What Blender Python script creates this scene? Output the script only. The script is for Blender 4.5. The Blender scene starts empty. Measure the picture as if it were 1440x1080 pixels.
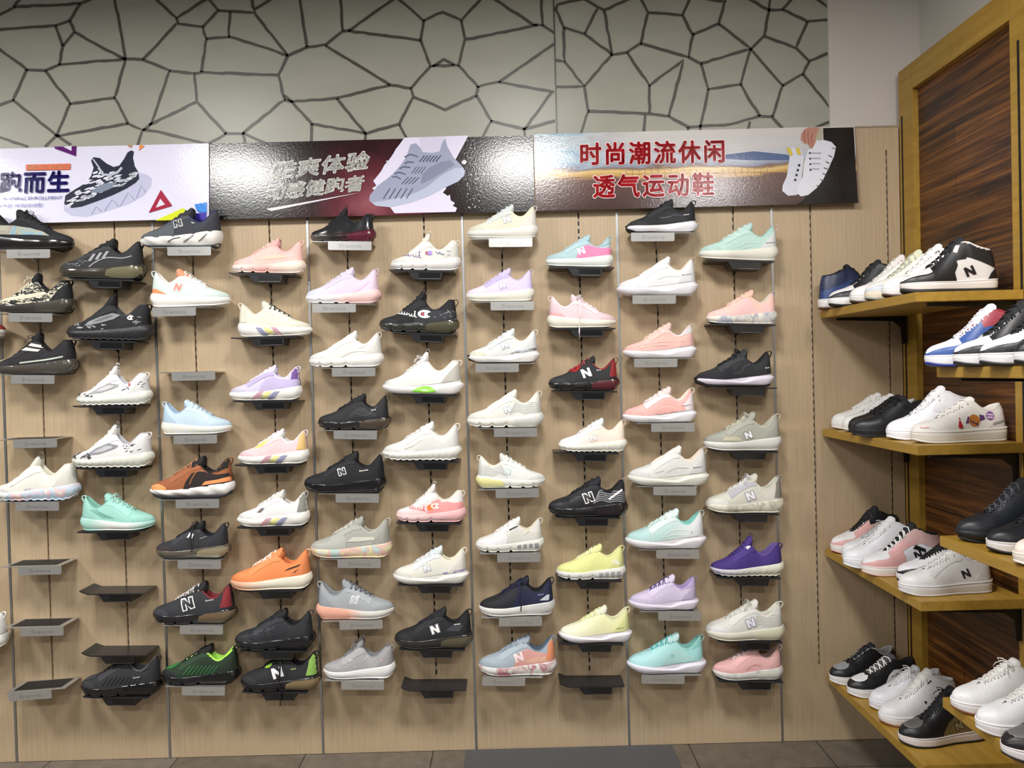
import bpy, bmesh, math, random
from mathutils import Vector, Matrix
from mathutils.bvhtree import BVHTree
from mathutils.geometry import delaunay_2d_cdt
PI = math.pi
SC = bpy.context.scene
COL = SC.collection

# ------------------------------------------------------------------ camera, light, exposure
CAM = Vector((0.173, -2.994, 1.476))
YAW, PITCH, ROLL, FPX = 0.0009, -0.0152, -0.0262, 1082.0
_f = Vector((math.sin(YAW)*math.cos(PITCH), math.cos(YAW)*math.cos(PITCH), math.sin(PITCH)))
_r0 = Vector((math.cos(YAW), -math.sin(YAW), 0)); _u0 = _r0.cross(_f)
CR_ = _r0*math.cos(ROLL) + _u0*math.sin(ROLL)
CU_ = _u0*math.cos(ROLL) - _r0*math.sin(ROLL)
cam = bpy.data.objects.new('camera', bpy.data.cameras.new('camera')); COL.objects.link(cam)
cam.matrix_world = Matrix(((CR_.x, CU_.x, -_f.x, CAM.x), (CR_.y, CU_.y, -_f.y, CAM.y), (CR_.z, CU_.z, -_f.z, CAM.z), (0, 0, 0, 1)))
cam.data.sensor_width = 36.0; cam.data.lens = 36.0*FPX/1440.0; cam.data.clip_start = 0.05
SC.camera = cam

w = bpy.data.worlds.new('room_light'); SC.world = w; w.use_nodes = True
w.node_tree.nodes['Background'].inputs[0].default_value = (1.0, 0.985, 0.965, 1)
w.node_tree.nodes['Background'].inputs[1].default_value = 0.17

def lamp(name, x, y, z, size, power, col=(1.0, 0.95, 0.88)):
    d = bpy.data.lights.new(name, 'AREA'); d.shape = 'DISK'; d.size = size; d.energy = power; d.color = col
    o = bpy.data.objects.new(name, d); COL.objects.link(o); o.location = (x, y, z); return o
for lx, ly, pw in ((-3.08, -1.56, 56), (-1.40, -1.56, 43), (0.28, -1.56, 43), (1.45, -2.0, 30), (-1.85, -4.4, 52), (0.28, -4.4, 50)):  # added fill: right-hand lamp for the right side, back row for even light
    lamp('ceiling_and_fill_lamp', lx, ly, 2.95, 0.50, pw, (1.0, 0.98, 0.955))
SC.view_settings.view_transform = 'Standard'; SC.view_settings.look = 'None'
SC.view_settings.exposure = 0.0; SC.view_settings.gamma = 1.0; SC.view_settings.use_curve_mapping = False

def at(px, py, Y):
    """a point seen in the photograph, on the upright plane y = Y (metres)"""
    d = _f + CR_*((px-720)/FPX) + CU_*((540-py)/FPX)
    return CAM + d*((Y-CAM.y)/d.y)

# ------------------------------------------------------------------ materials
def lin(h):
    h = h.lstrip('#'); o = []
    for i in (0, 2, 4):
        c = int(h[i:i+2], 16)/255.0
        o.append(c/12.92 if c <= 0.04045 else ((c+0.055)/1.055)**2.4)
    return (o[0], o[1], o[2], 1.0)
_mats = {}
class NT:
    def __init__(s, name):
        s.m = bpy.data.materials.new(name); s.m.use_nodes = True; s.t = s.m.node_tree
        s.b = s.t.nodes['Principled BSDF']
    def n(s, typ, **kw):
        x = s.t.nodes.new(typ)
        for k, v in kw.items(): setattr(x, k, v)
        return x
    def l(s, a, b): s.t.links.new(a, b)
    def coord(s, which='Object', scale=(1, 1, 1), loc=(0, 0, 0), rot=(0, 0, 0)):
        c = s.n('ShaderNodeTexCoord'); m = s.n('ShaderNodeMapping')
        m.inputs['Scale'].default_value = scale; m.inputs['Location'].default_value = loc; m.inputs['Rotation'].default_value = rot
        s.l(c.outputs[which], m.inputs[0]); return m.outputs[0]
    def noise(s, vec, scale, detail=3, dist=0.0, rough=0.5):
        x = s.n('ShaderNodeTexNoise'); x.inputs['Scale'].default_value = scale; x.inputs['Detail'].default_value = detail
        x.inputs['Distortion'].default_value = dist; x.inputs['Roughness'].default_value = rough
        s.l(vec, x.inputs['Vector']); return x.outputs['Fac']
    def ramp(s, fac, stops, interp='LINEAR'):
        x = s.n('ShaderNodeValToRGB'); e = x.color_ramp.elements; x.color_ramp.interpolation = interp
        while len(e) < len(stops): e.new(0.5)
        for i, (p, c) in enumerate(stops):
            e[i].position = p; e[i].color = c if not isinstance(c, str) else lin(c)
        s.l(fac, x.inputs[0]); return x.outputs[0]
    def bump(s, h, strength, dist=0.001):
        x = s.n('ShaderNodeBump'); x.inputs['Strength'].default_value = strength; x.inputs['Distance'].default_value = dist
        s.l(h, x.inputs['Height']); s.l(x.outputs[0], s.b.inputs['Normal'])
    def set(s, **kw):
        names = dict(rough='Roughness', metal='Metallic', coat='Coat Weight', ior='IOR', trans='Transmission Weight', sheen='Sheen Weight', sss='Subsurface Weight', spec='Specular IOR Level')
        for k, v in kw.items(): s.b.inputs[names[k]].default_value = v

def soften(h):
    """shop fabrics are a little paler than pure swatches"""
    h = h.lstrip('#'); c = [int(h[i:i+2], 16) for i in (0, 2, 4)]; m = max(c)
    if m < 150: return '#'+h
    return '#%02x%02x%02x' % tuple(int(round(x+(m-x)*.22)) for x in c)
def mat(col, kind='knit'):
    """cached procedural material: col is '#rrggbb', or 'grad:#a:#b[:#c]', 'dye:#a:#b:#c', 'zebra:#a:#b'"""
    key = (col, kind)
    if key in _mats: return _mats[key]
    if kind in ('knit', 'foam', 'gel', 'leather', 'suede', 'cord', 'boost', 'rubber'): col = ':'.join(soften(q) if q.startswith('#') else q for q in col.split(':'))
    t = NT(kind + '_' + col.replace('#', '').replace(':', '_')); _mats[key] = t.m
    if col.startswith('#'):
        c = lin(col)
        if kind in ('knit', 'leather', 'suede'):
            v = t.coord('Object')
            sc = {'knit': 260, 'leather': 90, 'suede': 140}[kind]
            nz = t.noise(v, sc, 2)
            k = 0.86 if kind == 'knit' else 0.94
            col_o = t.ramp(nz, [(0.3, (c[0]*k, c[1]*k, c[2]*k, 1)), (0.7, c)])
            t.l(col_o, t.b.inputs['Base Color'])
            t.bump(nz, 0.25 if kind == 'knit' else 0.12, 0.0006)
            t.set(rough={'knit': 0.8, 'leather': 0.42, 'suede': 0.9}[kind])
        else:
            t.b.inputs['Base Color'].default_value = c
            if kind == 'foam': t.set(rough=0.5)
            if kind == 'gel': t.set(rough=0.22, coat=0.35)
            if kind == 'boost':
                nz = t.n('ShaderNodeTexVoronoi'); nz.inputs['Scale'].default_value = 220
                t.l(t.coord('Object'), nz.inputs['Vector']); t.bump(nz.outputs['Distance'], 0.4, 0.001); t.set(rough=0.45)
            if kind == 'rubber': t.set(rough=0.6)
            if kind == 'print': t.set(rough=0.4)
            if kind == 'cord': t.set(rough=0.85)
            if kind == 'metal': t.set(rough=0.35, metal=1.0)
            if kind == 'foil': t.set(rough=0.28, metal=0.7)
            if kind == 'paint': t.set(rough=0.35)
    else:
        p = col.split(':'); v = t.coord('Object')
        if p[0] == 'grad':                       # dyed from heel to toe
            sx = t.n('ShaderNodeSeparateXYZ'); t.l(v, sx.inputs[0])
            mr = t.n('ShaderNodeMapRange'); mr.inputs['From Max'].default_value = 0.285; t.l(sx.outputs[0], mr.inputs[0])
            n = len(p)-1
            o = t.ramp(mr.outputs[0], [(0.15+0.75*i/(n-1), p[1+i]) for i in range(n)])
        elif p[0] == 'dye':
            n = len(p)-1
            o = t.ramp(t.noise(v, 17, 2, 1.2), [(0.3+0.42*i/(n-1), p[1+i]) for i in range(n)])
        elif p[0] == 'zebra':
            v2 = t.coord('Object', (30, 30, 75), rot=(0, 0.5, 0))
            o = t.ramp(t.noise(v2, 1.6, 2, 1.5), [(0.0, p[1]), (0.50, p[1]), (0.53, p[2]), (1, p[2])])
        elif p[0] == 'ribs':
            wv = t.n('ShaderNodeTexWave'); wv.inputs['Scale'].default_value = 70; wv.inputs['Distortion'].default_value = 3; wv.inputs['Detail Scale'].default_value = .3
            t.l(t.coord('Object', rot=(0, 0.6, 0)), wv.inputs['Vector'])
            o = t.ramp(wv.outputs['Fac'], [(0.3, p[1]), (0.7, p[2])])
        t.l(o, t.b.inputs['Base Color'])
        t.set(rough=0.75 if kind == 'knit' else (0.2 if kind == 'gel' else 0.5))
    return t.m

def beige_wood():
    t = NT('beige_laminate'); v = t.coord('Object', (60, 60, 1.6))
    a = t.noise(v, 3.0, 6, 0.15); b = t.noise(t.coord('Object', (1.2, 1.2, 0.5)), 2.0, 2)
    mx = t.n('ShaderNodeMix', data_type='RGBA'); mx.inputs[0].default_value = 0.3
    t.l(t.ramp(a, [(0.28, '#aa9475'), (0.5, '#b9a384'), (0.75, '#c2ad8f')]), mx.inputs[6])
    t.l(t.ramp(b, [(0.3, '#b39c7c'), (0.7, '#c4ae90')]), mx.inputs[7])
    t.l(mx.outputs[2], t.b.inputs['Base Color']); t.set(rough=0.45); t.bump(a, 0.08, 0.0006); return t.m
def yellow_wood():
    t = NT('honey_pine'); v = t.coord('Object', (3, 3, 3))
    vv = t.coord('Object', (14, 1.4, 14)); a = t.noise(vv, 3, 5, 0.6); b = t.noise(v, 1.5, 2)
    mx = t.n('ShaderNodeMix', data_type='RGBA'); mx.inputs[0].default_value = 0.4
    t.l(t.ramp(a, [(0.3, '#92702a'), (0.52, '#a68233'), (0.75, '#b69040')]), mx.inputs[6])
    t.l(t.ramp(b, [(0.3, '#9b792d'), (0.7, '#b08b3a')]), mx.inputs[7])
    t.l(mx.outputs[2], t.b.inputs['Base Color']); t.set(rough=0.4); return t.m
def dark_planks():
    t = NT('charred_planks')
    br = t.n('ShaderNodeTexBrick'); br.offset = 0.37; br.inputs['Scale'].default_value = 1.0
    br.inputs['Brick Width'].default_value = 0.9; br.inputs['Row Height'].default_value = 0.085; br.inputs['Mortar Size'].default_value = 0.0028
    br.inputs['Color1'].default_value = (0.25, 0.25, 0.25, 1); br.inputs['Color2'].default_value = (0.9, 0.9, 0.9, 1); br.inputs['Mortar'].default_value = (0, 0, 0, 1)
    c = t.n('ShaderNodeTexCoord'); sp = t.n('ShaderNodeSeparateXYZ'); cb = t.n('ShaderNodeCombineXYZ')
    t.l(c.outputs['Object'], sp.inputs[0]); t.l(sp.outputs[1], cb.inputs[0]); t.l(sp.outputs[2], cb.inputs[1]); t.l(cb.outputs[0], br.inputs['Vector'])
    a = t.noise(t.coord('Object', (1, 0.9, 30)), 2.2, 6, 0.7, 0.6)
    b = t.noise(t.coord('Object', (1, 0.8, 9)), 2.0, 3, 0.6)
    g = t.ramp(a, [(0.33, '#1f110a'), (0.46, '#4a2a12'), (0.56, '#7f4f23'), (0.7, '#a56f35')])
    g2 = t.ramp(b, [(0.38, '#26140b'), (0.6, '#8c5626')])
    m1 = t.n('ShaderNodeMix', data_type='RGBA'); m1.inputs[0].default_value = 0.35; t.l(g, m1.inputs[6]); t.l(g2, m1.inputs[7])
    m2 = t.n('ShaderNodeMix', data_type='RGBA'); m2.blend_type = 'MULTIPLY'; m2.inputs[0].default_value = 0.55; t.l(m1.outputs[2], m2.inputs[6]); t.l(br.outputs['Color'], m2.inputs[7])
    t.l(m2.outputs[2], t.b.inputs['Base Color']); t.set(rough=0.4); t.bump(a, 0.2, 0.002); return t.m
def plaster(name, col, rough=0.85):
    t = NT(name); c = lin(col); nz = t.noise(t.coord('Object'), 3, 4)
    t.l(t.ramp(nz, [(0.3, tuple(x*0.95 for x in c[:3])+(1,)), (0.7, c)]), t.b.inputs['Base Color']); t.set(rough=rough)
    return t.m
def floor_tiles():
    t = NT('grey_floor_tile')
    br = t.n('ShaderNodeTexBrick'); br.offset = 0.0; br.inputs['Scale'].default_value = 1.0
    br.inputs['Brick Width'].default_value = 0.5; br.inputs['Row Height'].default_value = 0.5; br.inputs['Mortar Size'].default_value = 0.003
    br.inputs['Color1'].default_value = lin('#6d6458'); br.inputs['Color2'].default_value = lin('#7b7268'); br.inputs['Mortar'].default_value = lin('#3a3733')
    t.l(t.coord('Object', loc=(0.17, 0.2, 0)), br.inputs['Vector'])
    nz = t.noise(t.coord('Object'), 14, 6, 0.3, 0.7)
    m = t.n('ShaderNodeMix', data_type='RGBA'); m.blend_type = 'MULTIPLY'; m.inputs[0].default_value = 0.6
    t.l(br.outputs['Color'], m.inputs[6]); t.l(t.ramp(nz, [(0.3, '#9a9a98'), (0.7, '#ffffff')]), m.inputs[7])
    t.l(m.outputs[2], t.b.inputs['Base Color']); t.set(rough=0.5); return t.m
def slot_metal():
    """punched strip: white steel with dark slots 29 mm apart"""
    t = NT('punched_steel'); c = t.n('ShaderNodeTexCoord'); sp = t.n('ShaderNodeSeparateXYZ'); t.l(c.outputs['Object'], sp.inputs[0])
    d = t.n('ShaderNodeMath', operation='DIVIDE'); d.inputs[1].default_value = 0.030; t.l(sp.outputs[2], d.inputs[0])
    f = t.n('ShaderNodeMath', operation='FRACT'); t.l(d.outputs[0], f.inputs[0])
    t.l(t.ramp(f.outputs[0], [(0.0, '#0a0908'), (0.56, '#d9d2c6')], 'CONSTANT'), t.b.inputs['Base Color']); t.set(rough=0.5); return t.m
def laminated(t, strength=0.14):
    """the grainy clear film over every printed banner"""
    nz = t.noise(t.coord('Object'), 130, 2, 0.5); t.bump(nz, strength, 0.0022); t.set(rough=0.17, spec=0.36)
_prints = {}
def ink(col):
    if col in _prints: return _prints[col]
    t = NT('print_' + col.strip('#')); t.b.inputs['Base Color'].default_value = lin(col); laminated(t); _prints[col] = t.m; return t.m

M_BEIGE, M_PINE, M_DARK = beige_wood(), yellow_wood(), dark_planks()
M_ALU = mat('#b9bcbe', 'metal'); M_SLOT = slot_metal()
M_BLACK = mat('#141416', 'paint'); M_SILVER = mat('#bebdb9', 'foil')

# ------------------------------------------------------------------ mesh helpers
def link_mesh(name, verts, faces, m, parent=None, smooth=False, loc=None):
    me = bpy.data.meshes.new(name); me.from_pydata([tuple(v) for v in verts], [], faces); me.update()
    if smooth: me.polygons.foreach_set('use_smooth', [True]*len(me.polygons))
    for x in (m if isinstance(m, (list, tuple)) else [m]): me.materials.append(x)
    o = bpy.data.objects.new(name, me); COL.objects.link(o)
    if parent: o.parent = parent
    if loc: o.location = loc
    return o
class MB:
    def __init__(s): s.v = []; s.f = []
    def add(s, verts, faces):
        n = len(s.v); s.v += [Vector(v) for v in verts]; s.f += [[i+n for i in f] for f in faces]; return s
    def box(s, x0, x1, y0, y1, z0, z1, bev=0.0):
        if bev <= 0:
            return s.add([(x0,y0,z0),(x1,y0,z0),(x1,y1,z0),(x0,y1,z0),(x0,y0,z1),(x1,y0,z1),(x1,y1,z1),(x0,y1,z1)],
                     [[0,3,2,1],[4,5,6,7],[0,1,5,4],[1,2,6,5],[2,3,7,6],[3,0,4,7]])
        bm = bmesh.new(); bmesh.ops.create_cube(bm, size=1)
        for v in bm.verts: v.co = Vector(((x0+x1)/2+v.co.x*(x1-x0), (y0+y1)/2+v.co.y*(y1-y0), (z0+z1)/2+v.co.z*(z1-z0)))
        bmesh.ops.bevel(bm, geom=bm.edges[:], offset=bev, segments=2, affect='EDGES'); bm.verts.index_update()
        s.add([v.co.copy() for v in bm.verts], [[v.index for v in f.verts] for f in bm.faces]); bm.free(); return s
    def prism(s, pts, axis, a, b):
        """extrude a 2D outline along an axis (0 x, 1 y, 2 z) from a to b"""
        n = len(pts)
        def mk(p, q):
            l = [p[0], p[1]]; l.insert(axis, q); return tuple(l)
        return s.add([mk(p, a) for p in pts]+[mk(p, b) for p in pts],
              [list(range(n))[::-1], [i+n for i in range(n)]]+[[i, (i+1) % n, (i+1) % n+n, i+n] for i in range(n)])
    def tube(s, pts, r, sides=6, flat=1.0):
        pts = [Vector(p) for p in pts]; n = len(pts); vs = []; fs = []; up = Vector((0, 0, 1))
        for i, p in enumerate(pts):
            t = (pts[min(i+1, n-1)]-pts[max(i-1, 0)])
            t = t.normalized() if t.length > 1e-9 else Vector((1, 0, 0))
            a = t.cross(up)
            a = a.normalized() if a.length > 1e-4 else t.cross(Vector((0, 1, 0))).normalized()
            b = a.cross(t)
            for k in range(sides):
                g = 2*PI*k/sides; vs.append(p + a*(math.cos(g)*r) + b*(math.sin(g)*r*flat))
        for i in range(n-1):
            for k in range(sides):
                k2 = (k+1) % sides; fs.append([i*sides+k, i*sides+k2, (i+1)*sides+k2, (i+1)*sides+k])
        fs.append(list(range(sides))[::-1]); fs.append([(n-1)*sides+k for k in range(sides)])
        return s.add(vs, fs)
    def build(s, name, m, parent=None, smooth=False, loc=None): return link_mesh(name, s.v, s.f, m, parent, smooth, loc)
def tag(o, label, cat, group=None, kind=None):
    if label: o['label'] = label
    if cat: o['category'] = cat
    if group: o['group'] = group
    if kind: o['kind'] = kind
    return o
def empty(name, loc=(0, 0, 0), rot=(0, 0, 0)):
    o = bpy.data.objects.new(name, None); COL.objects.link(o); o.location = loc; o.rotation_euler = rot; o.empty_display_size = 0.05; return o
def pchip(tab, x):
    if x <= tab[0][0]: return tab[0][1]
    if x >= tab[-1][0]: return tab[-1][1]
    n = len(tab)
    for i in range(n-1):
        if tab[i][0] <= x <= tab[i+1][0]: break
    def sl(j): return (tab[j+1][1]-tab[j][1])/(tab[j+1][0]-tab[j][0])
    def tan(j):
        if j == 0: return sl(0)
        if j == n-1: return sl(n-2)
        a, b = sl(j-1), sl(j)
        return 0.0 if a*b <= 0 else 2*a*b/(a+b)
    h = tab[i+1][0]-tab[i][0]; t = (x-tab[i][0])/h; m0, m1 = tan(i)*h, tan(i+1)*h; p0, p1 = tab[i][1], tab[i+1][1]
    return (2*t**3-3*t*t+1)*p0+(t**3-2*t*t+t)*m0+(-2*t**3+3*t*t)*p1+(t**3-t*t)*m1
# ------------------------------------------------------------------ the room
def structure(o): o['kind'] = 'structure'; return o
WALL_Y = 0.03
# printed crack pattern of the upper wall, traced as line runs in photograph pixels and set on the wall plane
Z6 = [[(0,62),(60,30),(340,15),(380,0)],[(60,30),(82,0)],[(0,125),(235,108),(295,88),(340,15)],[(295,88),(315,135),(265,195),(250,275)],[(235,108),(265,195)],
 [(315,135),(420,195),(530,250)],[(485,0),(510,130),(530,250)],[(190,298),(250,275),(330,265),(530,250),(603,252)],[(0,210),(115,293),(190,298)],
 [(115,293),(55,422),(0,445)],[(55,422),(240,573)],[(190,298),(297,437),(485,413)],[(530,250),(485,413),(540,522)],[(297,437),(275,485),(240,573)],
 [(240,573),(540,522)],[(240,573),(190,620)],[(240,573),(300,612)],[(0,580),(120,620)],[(540,522),(603,550),(578,625)],[(603,550),(640,550),(900,615)],
 [(603,252),(745,100)],[(603,252),(715,298),(640,520),(603,550)],[(630,528),(825,432)],[(715,298),(820,310),(830,430),(955,565)],[(820,310),(850,305),(1170,317)],
 [(850,305),(870,165),(855,115),(750,100)],[(660,0),(745,75),(865,0)],[(745,75),(750,100)],[(885,0),(920,45),(855,115)],[(920,45),(1075,55),(1062,0)],
 [(970,50),(965,155),(870,165)],[(1075,40),(1135,0)],[(1075,60),(1215,235)],[(965,155),(1060,182),(1215,235)],[(1215,235),(1175,317),(1200,420),(1025,562),(955,565),(870,612)],
 [(1025,562),(1035,612)],[(1025,562),(1130,608)],[(1265,0),(1295,200)],[(1215,235),(1295,200),(1370,188)]]
Z7 = [[(205,230),(300,155)],[(285,0),(295,155)],[(300,155),(325,157),(545,0)],[(325,157),(545,185),(690,205)],[(205,230),(535,430)],
 [(585,0),(705,103),(800,62),(895,103),(990,0)],[(705,103),(690,205),(740,335),(880,330),(915,200),(895,103)],[(750,335),(805,303),(860,328)],
 [(1070,0),(1260,125),(1305,128),(1300,0)],[(1305,128),(1366,168)],[(920,200),(1280,128)],[(880,330),(980,437),(1085,415),(1366,222)],[(1085,415),(1366,467)],
 [(980,437),(970,485),(812,555),(655,490),(640,447),(740,335)],[(640,447),(535,430),(265,497),(35,515),(0,505)],[(265,497),(410,675)],[(0,480),(35,515),(140,627),(410,675),(580,630),(650,495)],
 [(140,627),(136,720)],[(410,675),(408,710)],[(580,630),(625,710)],[(970,485),(1045,612),(1000,700)],[(1045,612),(1215,655),(1370,612)],[(1350,470),(1215,655),(1215,700)]]
Z8 = [[(192,40),(200,20),(290,0)],[(192,40),(228,120),(320,150),(440,240),(505,232),(565,192),(600,55),(570,0)],[(228,120),(230,270),(192,265)],[(230,270),(318,380),(192,382)],
 [(318,380),(440,240)],[(318,380),(335,490),(300,600)],[(325,0),(405,45),(510,0)],[(375,40),(320,150)],[(405,45),(440,240)],[(600,55),(750,68),(780,0)],[(750,68),(795,155),(775,250),(565,192)],
 [(795,155),(910,105),(935,10),(890,0)],[(935,10),(940,0)],[(910,105),(1050,215),(830,280)],[(775,250),(830,280),(865,392),(1005,370),(1050,215)],[(505,232),(605,375),(755,265),(690,512)],
 [(605,375),(605,497)],[(335,490),(605,500),(690,512),(775,560),(960,548),(1090,512),(1145,515),(1200,575)],[(585,505),(580,600)],[(865,392),(828,560)],[(1005,370),(1090,512)],
 [(1050,215),(1190,378),(1145,515)],[(1050,215),(1110,160),(1130,45),(1135,0)],[(1050,0),(1130,45),(1190,42),(1225,0)],[(1190,42),(1300,95),(1390,88)],[(1300,95),(1250,212),(1110,160)],
 [(1250,212),(1308,270),(1390,235)],[(1308,270),(1280,325),(1190,378)],[(1280,325),(1396,470)],[(1345,0),(1390,30)],[(1320,570),(1396,537)],[(1045,535),(1035,585)],[(775,560),(772,585)],[(828,560),(828,575)]]
def runs():
    for zz, ox, sx in ((Z6, 0, 3.0), (Z7, 400, 3.6), (Z8, 720, 3.13)):
        for ln in zz:
            p = [(ox+x/sx, y/sx) for x, y in ln]
            for e, q in ((0, 1), (-1, -2)):
                if p[e][1] == 0 or (p[e][0] == 0 and ox == 0):
                    d = Vector((p[e][0]-p[q][0], p[e][1]-p[q][1])).normalized()*70
                    p.insert(0 if e == 0 else len(p), (p[e][0]+d.x, p[e][1]+d.y))
            yield p
def crack_wall():
    rnd = random.Random(3); mb = MB(); xr = at(1165, 100, WALL_Y).x; xs = at(781, 100, WALL_Y).x
    y = WALL_Y
    mb.v = [Vector(v) for v in ((-3.2, y, 0), (xr, y, 0), (xr, y, 3.4), (-3.2, y, 3.4))]; mb.f = [[0, 1, 2, 3]]
    nf = []
    for p in runs():
        q = []
        for i in range(len(p)-1):                        # wobble like a felt-tip line
            a, b = Vector(p[i]), Vector(p[i+1]); n = max(2, int((b-a).length/9))
            for k in range(n): q.append(a.lerp(b, k/n)+Vector((rnd.uniform(-.6, .6), rnd.uniform(-.6, .6))))
        q.append(Vector(p[-1])); pts = [at(c.x, c.y, y) for c in q]; base = len(mb.v)
        for i, c in enumerate(pts):
            t = pts[min(i+1, len(pts)-1)]-pts[max(i-1, 0)]; n = Vector((-t.z, 0, t.x)).normalized()*0.0056*rnd.uniform(.85, 1.15)
            for s in (-1, 1):
                v = c+n*s; v.y = y-0.0012; v.x = min(v.x, xr-0.001); mb.v.append(v)
        for i in range(len(pts)-1): nf.append([base+2*i, base+2*i+2, base+2*i+3, base+2*i+1])
    t = NT('sage_wall_panel'); nz = t.noise(t.coord('Object', (1, 1, 3)), 3, 3)
    t.l(t.ramp(nz, [(0.3, '#9d9c90'), (0.7, '#a4a397')]), t.b.inputs['Base Color']); t.set(rough=0.33, spec=0.24)
    o = link_mesh('wall_back', mb.v, mb.f+nf, [t.m, mat('#443f35', 'print')])
    for i in range(1, len(o.data.polygons)): o.data.polygons[i].material_index = 1
    structure(o)
    structure(MB().box(xs-0.0022, xs+0.0022, y-0.004, y, 2.2, 3.4).build('trim_1', mat('#33322c', 'paint')))
    return xr
XR = crack_wall()
structure(MB().box(XR, 1.80, 0.024, 0.06, 0.0, 3.4).build('wall_pier', plaster('light_plaster', '#cfc8c0')))
structure(MB().add([(1.80, 0.06, 0), (1.80, -4.5, 0), (1.80, -4.5, 3.4), (1.80, 0.06, 3.4)], [[0, 1, 2, 3]]).build('wall_right', plaster('right_plaster', '#c9c4bb')))
structure(MB().add([(-3.2, -4.5, 0), (1.80, -4.5, 0), (1.80, 0.06, 0), (-3.2, 0.06, 0)], [[0, 1, 2, 3]]).build('floor', floor_tiles()))
mb = MB(); x0, x1 = at(655, 1055, 0).x, at(944, 1049, 0).x
bm_ = [(x0, -0.004), (x1, -0.004), (x1+0.006, -0.5), (x0, -0.5)]
mb.prism(bm_, 2, 0.0005, 0.004)
tag(mb.build('floor_mat', mat('#4d4d50', 'rubber')), 'smooth dark grey mat lying on the tiled floor below the wall', 'mat')

# slotted wall panels, 0.6 m bays
TOPZ, BOARD = at(1232, 179, 0).z, 0.022
SLOTS = []
def slot_panel(i, label):
    xa, xb = 0.6*(i-2), 0.6*(i-1)
    r = empty('slotted_panel', (xa, 0, 0)); tag(r, label, 'wall panel', 'beige slotted wall panels')
    g = 0.0034
    xs = [0.0032, 0.15-g, 0.15+g, 0.45-g, 0.45+g, 0.597]
    if i == 3+0 and False: pass
    wdt = 0.6
    if i == 4: xs[-1] = 1.6985-xa; wdt = xs[-1]
    for a, b in ((0, 1), (2, 3), (4, 5)):
        MB().box(xs[a], xs[b], 0.0, BOARD, 0.0015, TOPZ, 0.0006).build('board', M_BEIGE, r)
    for c in (0.15, 0.45):
        SLOTS.append(xa+c)
        z0 = 0.30 if i != 4 else 0.30
        MB().box(c-0.006, c+0.006, 0.011, 0.020, z0, 2.30 if (i == 4 and c == .45) else TOPZ-0.01).build('slot_strip', M_SLOT, r)
        MB().box(c-g-0.0005, c+g+0.0005, 0.0005, BOARD-.001, 0.002, z0).build('slot_filler', M_BEIGE, r)
        if i == 4 and c == .45: MB().box(c-g-0.0005, c+g+0.0005, 0.0005, BOARD-.001, 2.30, TOPZ-.001).build('slot_filler', M_BEIGE, r)
    MB().prism([(-.0056, -.0026), (.0026, -.0026), (.0026, -.0003), (.0012, -.0003), (.0012, .014), (-.0026, .014), (-.0026, -.0003), (-.0056, -.0003)], 2, .0015, TOPZ).build('edge_trim', M_ALU, r)
    if i == 4: MB().box(0.2, wdt, -0.003, BOARD, TOPZ, TOPZ+0.006).build('top_trim', mat('#a59a88', 'paint'), r)
    return r
for i, lb in ((-3, None), (-2, 'beige slotted wall panel cut by the left edge of the photo'), (-1, 'beige slotted wall panel with the empty silver brackets, under the left banner'), (0, 'beige slotted wall panel behind the orange and brown shoes'),
              (1, 'beige slotted wall panel behind the black and white logo script shoes'), (2, 'beige slotted wall panel behind the pale and bright yellow shoes'),
              (3, 'beige slotted wall panel behind the purple and turquoise shoes'), (4, 'bare beige slotted wall panel between the shoe wall and side shelves')):
    if lb: slot_panel(i, lb)

# ------------------------------------------------------------------ side shelving on the right
UX = 1.700
def shelf_unit(y0, y1, label, inner=(0.10, 0.100)):
    r = empty('display_backboard', (UX, y0, 0)); tag(r, label, 'shelf backboard', 'pine framed backboards')
    d = y0-y1                                            # local: y runs from 0 to -d, x from 0 (face) to +0.05
    H = 2.596
    MB().box(0, 0.05, -inner[0]+0.0005, 0, 0.004, H, 0.001).build('stile', M_PINE, r)
    MB().box(0, 0.05, -d, -d+inner[1]-0.0005, 0.004, H, 0.001).build('stile', M_PINE, r)
    MB().box(0, 0.05, -d+inner[1], -inner[0], 2.497, H, 0.001).build('top_rail', M_PINE, r)
    MB().box(0, 0.05, -d+inner[1], -inner[0], 0.004, 0.09, 0.001).build('bottom_rail', M_PINE, r)
    MB().box(0.022, 0.048, -d+inner[1], -inner[0], 0.09, 2.497).build('plank_panel', M_DARK, r)
    for yy in (-0.022, -d+0.060):
        MB().box(-0.0012, 0.004, yy-0.005, yy+0.005, 0.30, 2.42).build('slot_channel', mat('#0c0b0a', 'rubber'), r)
    return r
shelf_unit(-0.002, -0.762, 'pine framed dark plank backboard beside the beige wall panels')
shelf_unit(-0.764, -1.524, 'pine framed dark plank backboard at the right edge of the photo')
SX0 = 1.376
def shelf(y0, y1, z, label):
    r = empty('wooden_shelf', (SX0, y0, z)); tag(r, label, 'shelf', 'pine shelves on the side wall')
    wd = UX-SX0-0.002; d = y0-y1
    MB().box(0, wd, -d, 0, -0.029, 0, 0.0012).build('shelf_board', M_PINE, r)
    for yy in (-0.03, -d+0.03):
        m = MB(); pr = [(0.05, -0.030), (wd-0.004, -0.030), (wd-0.004, -0.135), (wd-0.022, -0.135), (wd-0.026, -0.072), (wd-0.055, -0.048), (0.05, -0.040)]
        m.prism(pr, 1, yy-0.004, yy+0.004); m.build('shelf_bracket', M_BLACK, r)
    return r
SH1 = (-0.012, -0.712)
Z_S = [1.682, 1.226, 0.760, 0.268]
Z_T = [1.459, 0.981, 0.520]
shelf(*SH1, Z_S[0], 'topmost pine shelf, nearest the beige wall, carrying high-top sneakers')
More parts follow.
